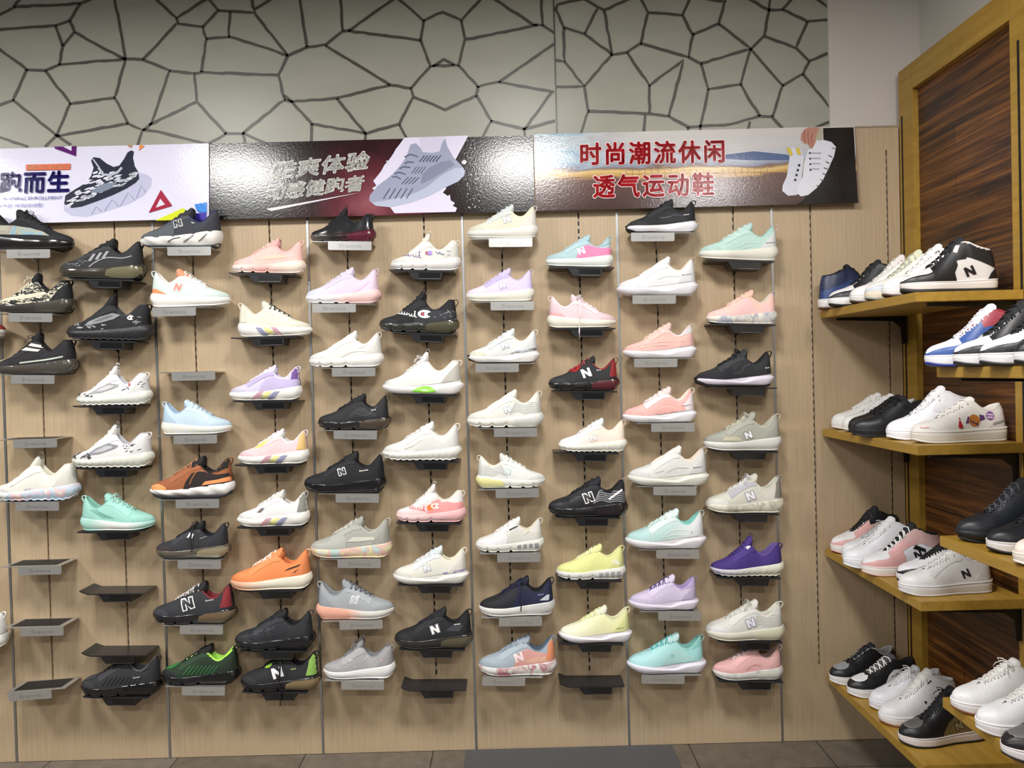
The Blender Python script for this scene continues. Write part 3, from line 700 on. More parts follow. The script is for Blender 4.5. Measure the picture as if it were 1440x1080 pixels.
def outsole_geo(form, wrap, th, style=''):
    cup = style == 'cup'; key = ('o', form, wrap, th, style)
    if key in _geo: return _geo[key]
    F = FORMS[form]; n = 66 if zmod(style, .52)+zmod(style, .44) > .004 or style == 'ripple' else NS+8; R = ring(F, n); V = []; Fc = []; lv = [(-.045, 0), (-.022, 0), (-.014, .35), (-.013, 1.0), (-.05, 1.0)]
    if cup: lv = [(-.03, 0), (-.006, 0), (.0, .2), (.001, 1.0), (-.03, 1.0)]
    if wrap: lv = [(-.04, 0), (-.016, 0), (.004, .3), (.012, .9), (.004, 1.0), (-.02, 1.0)]
    m = len(lv)
    for sd in (1, -1):
        for (a, w_, nx, ny) in R:
            z0 = pchip(F['zb'], a)+zmod(style, a); t = th+((pchip(F['zt'], a)-z0-th+.01)*max(0, 1-a/.085)**.7 if wrap else 0)
            for o, f in lv:
                if wrap: o = -.016+(o+.030)*max(0, 1-a/.10)**.5 if o > -.02 else o
                V.append((X(a+nx*o), sd*(max(0, w_+ny*o) if 0 < a < 1 else 0), z0+t*f))
    N = n+1
    for s in range(2):
        b = s*N*m
        for i in range(n):
            for j in range(m-1):
                q = [b+i*m+j, b+(i+1)*m+j, b+(i+1)*m+j+1, b+i*m+j+1]; Fc.append(q[::-1] if s == 0 else q)
    for i in range(n): Fc.append([i*m, (i+1)*m, N*m+(i+1)*m, N*m+i*m])
    _geo[key] = (V, Fc); return V, Fc
def ridge(form, a): return pchip(FORMS[form]['top'], a)
def tongue_z(form, a):
    ta, th = FORMS[form]['tongue']; ta -= .045; th -= .018; b = .42
    if a <= b: return ridge(form, a)+.010
    z0 = ridge(form, b)+.010; u = min(1.2, (a-b)/(ta-b)); s0 = (ridge(form, b)-ridge(form, b-.04))/.04*(ta-b)
    return z0+s0*u*(1-u)*.7+(th-z0)*(u*.7+.3*u*u)
def tongue_geo(form):
    key = ('t', form)
    if key in _geo: return _geo[key]
    ta, th = FORMS[form]['tongue']; O = []; I = []; n = 12; ny = 10
    for i in range(n+1):
        u = i/n; a = .27+(ta-.045-.27)*u; z = tongue_z(form, a); O.append((a, z)); I.append((a+.012+.040*u, z-.03-.075*u))
    O += [(ta-.030, th-.003), (ta-.013, th), (ta+.001, th-.010)]
    I += [(ta+.008, th-.090), (ta+.012, th-.055), (ta+.009, th-.027)]
    m = len(O); V = []; Fc = []
    for k, Q in enumerate((O, I)):
        for i in range(m):
            u = i/(m-1); wv = .032+.034*min(1, u*2.0); wv *= 1-.28*max(0, (u-.8)/.2)**2
            ma, mz = (O[i][0]+I[i][0])/2, (O[i][1]+I[i][1])/2
            for j in range(ny+1):
                s = j/ny*2-1; e = (1-abs(s)**5)**.5
                V.append((X(ma+(Q[i][0]-ma)*e), s*wv, mz+(Q[i][1]-mz)*e-(4.5 if u < .75 else 3.0)*(s*wv)**2))
    w1 = ny+1; o = m*w1
    for k in (0, 1):
        for i in range(m-1):
            for j in range(ny):
                q = [k*o+i*w1+j, k*o+i*w1+j+1, k*o+(i+1)*w1+j+1, k*o+(i+1)*w1+j]; Fc.append(q[::-1] if k == 0 else q)
    i = m-1
    for j in range(ny): Fc.append([i*w1+j, i*w1+j+1, o+i*w1+j+1, o+i*w1+j])
    _geo[key] = (V, Fc); return V, Fc
def lace_geo(form, n=5, bow=1, hang=0, k=1.0):
    key = ('c', form, n, bow, hang, k)
    if key in _geo: return _geo[key]
    ta = FORMS[form]['tongue'][0]; a0, a1 = .30, ta-.10; mb = MB()
    _v, _f, _e = upper_geo(form, k); tree = BVHTree.FromPolygons([tuple(v) for v in _v], _f)
    def over(a, y):
        z = tongue_z(form, a)-7*y*y*.8+.004
        loc, _n, _i, _d = tree.ray_cast(Vector((X(a), y, 1)), Vector((0, 0, -1)))
        if loc is not None: z = max(z, loc.z) if abs(y) < .05 else loc.z
        return Vector((X(a), y, z+.0055))
    for i in range(n):
        a = a0+(a1-a0)*i/(n-1); d = (a1-a0)/(n-1)*.55; y = .050+.016*min(1, i/2)
        mb.tube([over(a+d*q*.35+d*.35*abs(q), y*q) for q in (-1, -.8, -.55, -.2, .2, .55, .8, 1)], .0105, 6, .6)
        if i < n-1: mb.tube([over(a+d*q*.9+d*.5, -y*q) for q in (-1, -.75, -.5, 0, .5, .75, 1)], .0085, 6, .6)
    if bow:
        c = over(a1+.01, 0); 
        for s in (-1, 1):
            mb.tube([c+Vector((dx, s*dy, dz)) for dx, dy, dz in ((0, 0, .004), (.03, .03, .022), (.045, .07, .012), (.025, .085, -.02), (-.002, .055, -.012), (0, .01, .004))], .0072, 6, .6)
            mb.tube([c+Vector((dx, s*dy, dz)) for dx, dy, dz in ((0, 0, .004), (.03, .035, -.002), (.065, .075, -.035), (.07, .10, -.075))], .0066, 6, .6)
    if hang:
        c = over(a1-.02, 0); s = 1 if hang > 0 else -1; hm = abs(hang)
        mb.tube([c+Vector((dx, s*dy, dz*(1 if dz > -.1 else hm)-(0 if dz > -.1 else .02*(1-hm)))) for dx, dy, dz in ((0, 0, .004), (.0, .08, -.03), (-.005, .145, -.12), (-.008, .175, -.25), (-.012, .172, -.40), (-.02, .168, -.52), (-.016, .168, -.62))], .0115, 6, .6)
        mb.tube([c+Vector((dx, s*dy, dz)) for dx, dy, dz in ((0, 0, .004), (-.03, .05, .03), (-.05, .09, .0), (-.04, .10, -.03), (0, .02, 0))], .0075, 6, .6)
    _geo[key] = (mb.v, mb.f); return _geo[key]
def tab_geo(form, kind):
    key = ('p', form, kind)
    if key in _geo: return _geo[key]
    mb = MB(); z = FORMS[form]['top'][-1][1]
    if kind == 'loop':
        for y in (-.006, .006): pass
        P = [(.925, z-.005), (.955, z+.012), (.985, z+.012), (.998, z-.012), (.985, z-.045), (.968, z-.075)]
    else:
        P = [(.91, z-.01), (.94, z+.022), (.962, z+.03), (.968, z+.005), (.955, z-.04)]
    Q = []
    for i in range(len(P)-1):
        for t in (0, .34, .67): Q.append((P[i][0]+(P[i+1][0]-P[i][0])*t, P[i][1]+(P[i+1][1]-P[i][1])*t))
    Q.append(P[-1]); V = []; Fc = []; n = len(Q)
    for i, q in enumerate(Q):
        a = Vector(Q[max(i-1, 0)]); b = Vector(Q[min(i+1, n-1)]); t = (b-a).normalized(); nn = Vector((-t.y, t.x))*.0042
        for y, s in ((-.017, 1), (.017, 1), (.017, -1), (-.017, -1)): V.append((X(q[0]+nn.x*s), y, q[1]+nn.y*s))
    for i in range(n-1):
        for k in range(4): Fc.append([i*4+k, i*4+(k+1) % 4, i*4+4+(k+1) % 4, i*4+4+k])
    Fc += [[3, 2, 1, 0], [n*4-4, n*4-3, n*4-2, n*4-1]]
    _geo[key] = (V, Fc); return V, Fc

# ---- flat shapes laid onto the shoe's side -------------------------------------------------
def N_poly(cx, cy, h, thick=0.27, rot=.30, shear=-.06, grow=0.0, wd=1.05):
    w_ = h*wd; t = thick*w_; g = grow
    p = [(-w_/2-g, -h/2-g), (-w_/2+t+g, -h/2-g), (-w_/2+t+g, h/2-t*1.5-g*.5), (w_/2-t-g, -h/2-g), (w_/2+g, -h/2-g), (w_/2+g, h/2+g), (w_/2-t-g, h/2+g), (w_/2-t-g, -h/2+t*1.5+g*.5), (-w_/2+t+g, h/2+g), (-w_/2-g, h/2+g)]
    c, s = math.cos(rot), math.sin(rot)
    return [(cx+(x+y*shear)*c-y*s, cy+(x+y*shear)*s+y*c) for x, y in p]
def st(p, w_):
    L = []; R = []
    for i, q in enumerate(p):
        a = Vector(p[max(i-1, 0)]); b = Vector(p[min(i+1, len(p)-1)]); t = (b-a).normalized(); n = Vector((-t.y, t.x))*w_/2
        L.append((q[0]+n.x, q[1]+n.y)); R.append((q[0]-n.x, q[1]-n.y))
    return L+R[::-1]
def smooth_line(p, n=5):
    o = []
    for i in range(len(p)-1):
        p0 = Vector(p[max(i-1, 0)]); p1 = Vector(p[i]); p2 = Vector(p[i+1]); p3 = Vector(p[min(i+2, len(p)-1)])
        for k in range(n):
            t = k/n; o.append(tuple(.5*((2*p1)+(p2-p0)*t+(2*p0-5*p1+4*p2-p3)*t*t+(3*p1-p0-3*p2+p3)*t**3)))
    o.append(tuple(p[-1])); return o
def tess(polys, step=.016):
    V = []; Fc = []
    for P in polys:
        Q = []
        for i in range(len(P)):
            a, b = Vector(P[i]), Vector(P[(i+1) % len(P)]); n = max(1, int((b-a).length/step))
            for k in range(n): Q.append(a.lerp(b, k/n))
        n = len(Q); pts = list(Q)
        x0, x1 = min(q.x for q in Q), max(q.x for q in Q); y0, y1 = min(q.y for q in Q), max(q.y for q in Q)
        if x1-x0 > step*1.5 and y1-y0 > step*1.5:
            y = y0+step*.6; r = 0
            while y < y1:
                x = x0+step*(.6 if r % 2 else .1)
                while x < x1: pts.append(Vector((x, y))); x += step
                y += step*.9; r += 1
        try: R = delaunay_2d_cdt(pts, [(i, (i+1) % n) for i in range(n)], [], 1, 1e-6)
        except Exception: continue
        b = len(V); V += [(v.x, v.y) for v in R[0]]; Fc += [[i+b for i in f] for f in R[2]]
    return V, Fc
_bvh = {}
def bvh_of(form, style, k, what, ot=.010):
    key = (form, style if what == 's' else '', k, what, ot if what == 's' else 0)
    if key not in _bvh:
        g = sole_geo(form, style, k, ot) if what == 's' else upper_geo(form, k)
        _bvh[key] = BVHTree.FromPolygons([tuple(v) for v in g[0]], g[1])
    return _bvh[key]
def lay(polys, tree, side, lift):
    """drape side-view outlines over the shell seen from one side"""
    V2, F2 = tess(polys); V = []; ok = []
    for a, h in V2:
        loc, nor, idx, dist = tree.ray_cast(Vector((X(a), side*.6, h)), Vector((0, -side, 0)))
        if loc is None or loc.y*side < -.02: V.append(Vector((0, 0, 0))); ok.append(False)
        else:
            if nor.y*side < 0: nor = -nor
            V.append(loc+nor*lift); ok.append(True)
    Fc = []
    for f in F2:
        if not all(ok[i] for i in f): continue
        p = [V[i] for i in f]
        if max((p[i]-p[i-1]).length for i in range(len(p))) > .14: continue
        Fc.append(f)
    used = sorted({i for f in Fc for i in f}); mp = {i: j for j, i in enumerate(used)}
    return [V[i] for i in used], [[mp[i] for i in f] for f in Fc]
PANELS = {
 'toe':  [(-.01,.05),(-.01,.17),(.06,.178),(.12,.165),(.17,.135),(.24,.11),(.24,.05)],
 'mud':  [(-.01,.05),(-.01,.150),(.05,.160),(.12,.150),(.20,.132),(.30,.140),(.38,.165),(.44,.160),(.44,.08),(.3,.05)],
 'box':  [(.02,.165),(.10,.185),(.17,.168),(.22,.15),(.26,.165),(.30,.22),(.27,.27),(.2,.26),(.02,.24)],
 'heel': [(.80,.12),(.80,.20),(.84,.27),(.90,.33),(.99,.34),(1.02,.2),(1.02,.12)],
 'heelhi': [(.86,.20),(.885,.32),(.895,.46),(.98,.46),(1.0,.2)],
 'eye':  [(.27,.215),(.30,.185),(.37,.235),(.46,.29),(.55,.335),(.63,.345),(.66,.39),(.63,.46),(.5,.42),(.36,.33),(.27,.27)],
 'quarter': [(.44,.09),(.47,.20),(.53,.295),(.62,.33),(.72,.30),(.84,.28),(1.0,.30),(1.02,.12),(.8,.1)],
 'quarter2': [(.40,.09),(.44,.17),(.50,.245),(.58,.30),(.66,.30),(.74,.245),(.84,.215),(.87,.12),(.87,.09)],
 'collar': [(.52,.355),(.60,.39),(.66,.34),(.74,.29),(.84,.31),(.97,.37),(.97,.52),(.5,.52)],
 'midcollar': [(.50,.36),(.60,.38),(.68,.355),(.78,.315),(.90,.26),(1.0,.235),(1.0,.50),(.5,.56)],
 'ankle': [(.60,.33),(.66,.31),(.76,.27),(.86,.30),(.93,.40),(.93,.50),(.6,.50)],
 'arch': [(.38,.03),(.44,.075),(.52,.10),(.60,.10),(.66,.07),(.69,.035),(.55,.015)],
 'bubble': [(.60,.035),(.62,.10),(.70,.13),(.86,.15),(1.03,.16),(1.03,.03),(.9,.02),(.7,.02)],
 'heelsole': [(.56,.0),(.58,.08),(.62,.15),(.8,.19),(1.05,.22),(1.05,.0)],
 'toecapsole': [(-.05,.0),(-.05,.13),(.04,.12),(.07,.02)],
 'strap': [(.47,.31),(.50,.385),(.80,.335),(.97,.33),(.97,.265),(.78,.27)],
 'foresole': [(-.05,0),(-.05,.2),(.45,.2),(.52,.0)],
}
def circle(cx, cy, r, n=14, sx=1.0): return [(cx+r*sx*math.cos(2*PI*i/n), cy+r*math.sin(2*PI*i/n)) for i in range(n)]
class Shoe:
    def __init__(s, name, sp, side, L):
        s.sp, s.L, s.side = sp, L, side
        s.root = empty(name); s.n = 0; s.form = sp.get('form', 'run'); s.style = sp.get('st', 'foam'); s.k = sp.get('k', 1.0); s.ot = sp.get('ot', .020 if s.form in ('low', 'mid') else .010)
    def part(s, name, g, m, smooth=True):
        if not g[1]: return None
        o = link_mesh(name, [Vector(v)*s.L for v in g[0]], g[1], m, s.root, smooth); return o
    def decal(s, name, polys, m, on='u', both=False, up=0.0):
        tree = bvh_of(s.form, s.style, s.k, on, s.ot); s.n += 1
        V, Fc = lay(polys, tree, s.side, .0034+.0007*s.n+up)
        if both:
            V2, F2 = lay(polys, tree, -s.side, .0034+.0007*s.n+up); b = len(V); V += V2; Fc += [[i+b for i in f] for f in F2]
        return s.part(name, (V, Fc), m, True)
def flip(P, c): return [(2*c-a, h) for a, h in P]
SCRIPT = [[(0,.1),(.25,.55),(.1,.75),(-.02,.4),(.12,.02),(.4,.05),(.5,.45),(.55,.05),(.72,.05),(.8,.45),(.85,.05),(1.02,.1),(1.1,.45),(1.15,.1),(1.3,.4),(1.38,.05),(1.52,.05),(1.6,.4),(1.66,.05),(1.85,.1),(2.0,.9),(1.92,.9),(2.0,.05),(2.2,.1)]]
def make_shoe(name, sp, tr, L):
    """sp: specification; tr: True when the toe points right in the photo"""
    side = -1 if tr else 1                               # side of the shoe turned to the viewer (local y)
    S = Shoe(name, sp, side, L); form, k, style = S.form, S.k, S.style
    court = form in ('low', 'mid')
    um = sp.get('um', 'leather' if court else 'knit'); u = sp['u']
    S.part('upper', upper_geo(form, k)[:2], mat(u, um))
    sc = sp.get('s', '#e4e2dc')
    S.part('midsole', sole_geo(form, style, k, S.ot), mat(sc, sp.get('sm', 'foam')))
    S.part('outsole', outsole_geo(form, sp.get('wrap', 0), S.ot+(.006 if not court else .001), style), mat(sp.get('o', sc), 'rubber'))
    S.part('lining', lining_geo(form, k), mat(sp.get('i', u if u.startswith('#') else '#dddad4'), 'suede'))
    tcol = sp.get('t', sp.get('i', u if u.startswith('#') else '#dddad4'))
    S.part('tongue', tongue_geo(form), mat(tcol, 'knit'))
    if sp.get('l') != '': S.part('laces', lace_geo(form, 6 if form == 'mid' else 5, sp.get('bow', 0), sp.get('hang', 0)*side, k), mat(sp.get('l', '#e6e4e0'), 'cord'))
    if sp.get('p') != '' and not court: S.part('pull_tab', tab_geo(form, sp.get('pk', 'loop')), mat(sp.get('p', tcol), 'cord'))
    if form == 'sock' and sp.get('p') != '':
        ta, th = FORMS[form]['tongue']; mb = MB()
        mb.tube([(X(ta-.005+q*.022), 0, th-.01+h*.04) for q, h in ((-.7, 0), (-.9, .6), (-.3, 1.15), (.6, 1.1), (.95, .5), (.8, 0))], .006, 6)
        S.part('tongue_loop', (mb.v, mb.f), mat(sp.get('p', tcol), 'cord'))
    D_ = list(sp.get('d', [])); has = {d[0] for d in D_}
    if not court and u.startswith('#'):                   # tone-on-tone overlays every runner has
        q = [int(u[i:i+2], 16) for i in (1, 3, 5)]; dark = max(q) < 110
        def tone(f, add): return '#%02x%02x%02x' % tuple(max(0, min(255, int(x*f+add))) for x in q)
        pre = []
        if not has & {'toe', 'mud'}: pre.append(('toe', tone(1.0, 10) if dark else tone(.955, 0)))
        if not has & {'heel', 'heelhi', 'quarter'}: pre.append(('heel', tone(.9, -2) if dark else tone(.94, 0)))
        if not has & {'eye'} and not any(d[0] == 'line' and d[2] > .03 for d in D_): pre.append(('eye', tone(1.15, 8) if dark else tone(1.0, 7)))
        D_ = pre+D_
    for d in D_:
        c = d[0]
        if c in WRAPS:
            S.n += 1; nm = {'mud': 'mudguard', 'toe': 'toe_cap', 'heel': 'heel_counter', 'bumper': 'toe_bumper'}[c]
            S.part(nm, wrap_geo(form, k, c, .0028+.0007*S.n), mat(d[1], d[2] if len(d) > 2 else um))
        elif c == 'box':
            S.n += 1; S.part('toe_box', lay_top([BOX], bvh_of(form, style, k, 'u'), .0026+.0005*S.n), mat(d[1], d[2] if len(d) > 2 else um))
        elif c in PANELS:
            on = 's' if c in ('arch', 'bubble', 'heelsole', 'toecapsole', 'foresole') else 'u'
            kd = d[2] if len(d) > 2 else ('gel' if c in ('bubble',) else 'foam' if on == 's' else um)
            nm = {'toe': 'toe_cap', 'mud': 'mudguard', 'box': 'toe_box', 'heel': 'heel_counter', 'heelhi': 'heel_panel', 'eye': 'eyestay', 'quarter': 'side_panel', 'quarter2': 'side_panel', 'collar': 'collar_panel', 'midcollar': 'ankle_collar', 'ankle': 'collar_panel',
                  'arch': 'arch_insert', 'bubble': 'air_cushion', 'heelsole': 'heel_wedge', 'toecapsole': 'toe_bumper', 'strap': 'ankle_strap', 'foresole': 'forefoot_foam'}[c]
            if court and form == 'mid' and c == 'heel': P = [(a, h) for a, h in PANELS[c]]
            else: P = PANELS[c]
            S.decal(nm, [P], mat(d[1], kd), on, c != 'arch')
        elif c == 'N':
            _, a, h, z, col = d[:5]; out = d[5] if len(d) > 5 else None; kd = d[6] if len(d) > 6 else 'print'
            P = N_poly(a, h, z); Q = N_poly(a, h, z, grow=z*.10)
            if tr: P, Q = flip([(x, y) for x, y in N_poly(a, h, z, rot=-.12, shear=.2)], a), flip(N_poly(a, h, z, rot=-.12, shear=.2, grow=z*.10), a)
            if out: S.decal('logo_outline', [Q], mat(out, kd))
            S.decal('logo', [P], mat(col, kd))
        elif c == 'line': S.decal('stripe', [st(smooth_line(p), d[2]) for p in d[1]], mat(d[3], d[4] if len(d) > 4 else 'print'), d[5] if len(d) > 5 else 'u')
        elif c == 'poly': S.decal(d[4] if len(d) > 4 else 'overlay', d[1], mat(d[2], d[3] if len(d) > 3 else um), d[5] if len(d) > 5 else 'u')
        elif c == 'waves':
            ls = []
            for i in range(6):
                b = .19+.024*i; ls.append(st(smooth_line([(.56+.012*i, b-.02), (.66, b+.02), (.76, b-.004), (.86, b+.012), (.97, b-.01)]), .0055))
            S.decal('contour_stripes', ls, mat(d[1], 'print'))
        elif c == 'frontwaves':
            ls = [st(smooth_line([(.06+.03*i, .14+.01*i), (.22, .15+.016*i), (.40, .16+.018*i), (.56, .15+.02*i)]), .005) for i in range(6)]
            S.decal('contour_stripes', ls, mat(d[1], 'print'))
        elif c == 'C':
            _, a, h, z, red, white = d[:6]
            ringp = [(a+z*math.cos(t)*1.35, h+z*math.sin(t)*.78) for t in [math.radians(35+x*(290/18)) for x in range(19)]]
            inn = [(a+z*.62*math.cos(t)*1.35, h+z*.55*math.sin(t)*.78) for t in [math.radians(40+x*(280/18)) for x in range(19)]]
            S.decal('logo', [ringp+inn[::-1], [(a-z*.05, h+z*.5), (a+z*.55, h+z*.4), (a+z*.55, h-z*.4), (a-z*.05, h-z*.5)]], mat(white, 'print'))
            S.decal('logo_patch', [[(a-z*.85, h), (a-z*.1, h+z*.36), (a-z*.1, h-z*.36)]], mat(red, 'print'))
        elif c == 'script':
            _, a, h, ln, col = d[:5]; q = ln/2.2
            S.decal('script_lettering', [st([(a+x*q, h+y*q*.8-.02*x) for x, y in SCRIPT[0]], .0105)], mat(col, 'print'))
        elif c == 'dash':
            _, a, h, ln, col = d[:5]; n = 7
            S.decal('small_lettering', [[(a+ln*i/n, h+.16*ln*i/n), (a+ln*(i+.62)/n, h+.16*ln*i/n), (a+ln*(i+.62)/n, h+.16*ln*i/n+.012+(.006 if i == 0 else 0)), (a+ln*i/n, h+.16*ln*i/n+.012+(.006 if i == 0 else 0))] for i in range(n)], mat(col, 'print'))
        elif c == 'blobs':
            _, col, n, seed, (a0, a1, h0, h1), z = d[:6]; rn = random.Random(seed); P = []
            for _i in range(n):
                a, h = rn.uniform(a0, a1), rn.uniform(h0, h1); g = rn.uniform(-.8, .8); lx, ly = z*rn.uniform(.8, 2.2), z*rn.uniform(.25, .5)
                P.append([(a+lx*math.cos(t)*math.cos(g)-ly*math.sin(t)*math.sin(g)*rn.uniform(.7, 1.2), h+lx*math.cos(t)*math.sin(g)+ly*math.sin(t)*math.cos(g)) for t in [i*PI/5 for i in range(10)]])
            S.decal('printed_marks', P, mat(col, 'print'), d[6] if len(d) > 6 else 'u')
        elif c == 'pastel':
            for i, col in enumerate(d[1]):
                a = .34+.105*i
                S.decal('pastel_stripe', [[(a, .012), (a+.085, .012), (a+.165, .105), (a+.185, .128), (a+.105, .122), (a+.085, .105)]], mat(col, 'foam'), 's')
        elif c == 'holes':
            S.decal('cushion_window', [[(.62+.085*i, .045), (.67+.085*i, .045), (.675+.085*i, .105+.008*i), (.615+.085*i, .10+.008*i)] for i in range(4)], mat(d[1], 'gel'), 's')
        elif c == 'disc': S.decal('badge', [circle(d[1], d[2], d[3])], mat(d[4], 'print'))
    return S.root
# ------------------------------------------------------------------ brackets
def silver_bracket(x, z, tilt, lip, label):
    r = empty('shoe_bracket', (x, 0, z), (0, tilt, 0)); tag(r, label, 'shoe bracket', 'silver shoe brackets')
    hw = .1125; MB().box(-hw, hw, -.112, -.003, -.004, -.0015, .0008).build('tray', M_SILVER, r)
    MB().box(-hw+.022, hw-.022, -.098, -.012, -.0015, -.0004).build('tray_pad', mat('#17171a', 'rubber'), r)
    mb = MB(); n = 5; c = max(-hw+.078, min(hw-.078, lip)) if abs(lip) < 1 else 0; a, b = c-.081, c+.081; R_ = .005
    pts = [(a, -.0015), (b, -.0015)]
    pts += [(b-R_+R_*math.cos(t), -.034+R_-R_*math.sin(t)) for t in [i*PI/2/n for i in range(n+1)]]
    pts += [(a+R_-R_*math.sin(t), -.034+R_-R_*math.cos(t)) for t in [i*PI/2/n for i in range(n+1)]]
    mb.prism(pts, 1, -.1145, -.112); lp = mb.build('front_lip', mat('#c2c1be', 'foil'), r)
    m2 = MB()                                            # the stamped word, too small to read
    for i in range(7):
        u = c-.038+.012*i; hgt = .012 if i == 0 else .007
        y = -.1152
        m2.box(u, u+.0016, y, -.1145, -.024, -.024+hgt)
        if i % 2 == 0: m2.box(u, u+.007, y, -.1145, -.024, -.0226)
        m2.box(u, u+.007, y, -.1145, -.0254+hgt, -.024+hgt)
        if i % 3 != 1: m2.box(u+.0056, u+.007, y, -.1145, -.024, -.024+hgt)
    m2.build('stamped_word', mat('#aaa9a6', 'foil'), lp)
    m3 = MB(); m3.prism([(.0102, -.0042), (-.07, -.0042), (-.066, -.010), (-.001, -.042), (.0102, -.042)], 0, -.0024, .0024); m3.build('hook_arm', M_SILVER, r)
    return r
def black_bracket(x, z, tilt, label, lip=.0015, back=-.030):
    r = empty('shoe_bracket', (x, 0, z), (0, tilt, 0)); tag(r, label, 'shoe bracket', 'black shoe brackets')
    prof = [(-.124, lip), (-.106, lip*.4), (-.092, -.0005), (.118, -.0005), (.122, -.003), (.118, -.0055), (-.090, -.0055), (-.106, lip*.4-.005), (-.122, lip-.005)]
    MB().prism(prof, 1, -.108, -.003).build('tray', mat('#232326', 'paint'), r)
    mb = MB(); mb.prism([(-.052, -.0058), (.076, -.0058), (.072, -.033), (-.034, -.033)], 1, -.106, back); b = mb.build('front_block', mat('#1b1b1e', 'paint'), r)
    MB().box(-.012, .068, -.1068, -.1055, -.030, -.009).build('label_slot', mat('#0a0a0b', 'gel'), b)
    MB().box(-.012, .068, -.1072, -.1058, -.0325, -.0302).build('slot_rim', mat('#77777a', 'metal'), b)
    m3 = MB(); m3.prism([(.0102, -.006), (-.029, -.006), (-.029, -.030), (-.001, -.042), (.0102, -.042)], 0, -.0024, .0024); m3.build('hook_arm', M_BLACK, r)
    return r
def nearest_slot(x): return min(SLOTS, key=lambda s: abs(s-x))
YC = -.066
def place_wall_shoe(pxl, pxr, pyb, tr, tilt, spec, label, br, lip=None, name='running_shoe'):
    t = math.radians(tilt)
    pm = (pxl+pxr)/2; a, b = at(pxl, pyb-30, YC), at(pxr, pyb-30, YC); L = (b-a).x*1.012
    zb = at(pxl+(.25 if tr else .75)*(pxr-pxl), pyb, YC-.045).z+.002
    o = make_shoe(name, spec, tr, L)
    o.location = ((a.x if tr else b.x), YC, zb); o.rotation_euler = (0, -t if tr else -t, 0 if tr else PI)
    tag(o, label, 'shoe', 'running shoes on the slotted wall')
    sl = nearest_slot((a.x+b.x)/2); th = -t if tr else t
    z_s = zb+((b.x-sl)*math.tan(t) if not tr else (sl-a.x)*math.tan(t))-.0016
    if br == 's':
        lx = at(lip, pyb, -.112).x-sl if lip else 0
        silver_bracket(sl, z_s, th, lx, 'silver bracket under the '+label)
    elif br == 'k': black_bracket(sl, z_s, th, 'black bracket under the '+label, back=-.094 if lip == 'thin' else -.030)
    return o

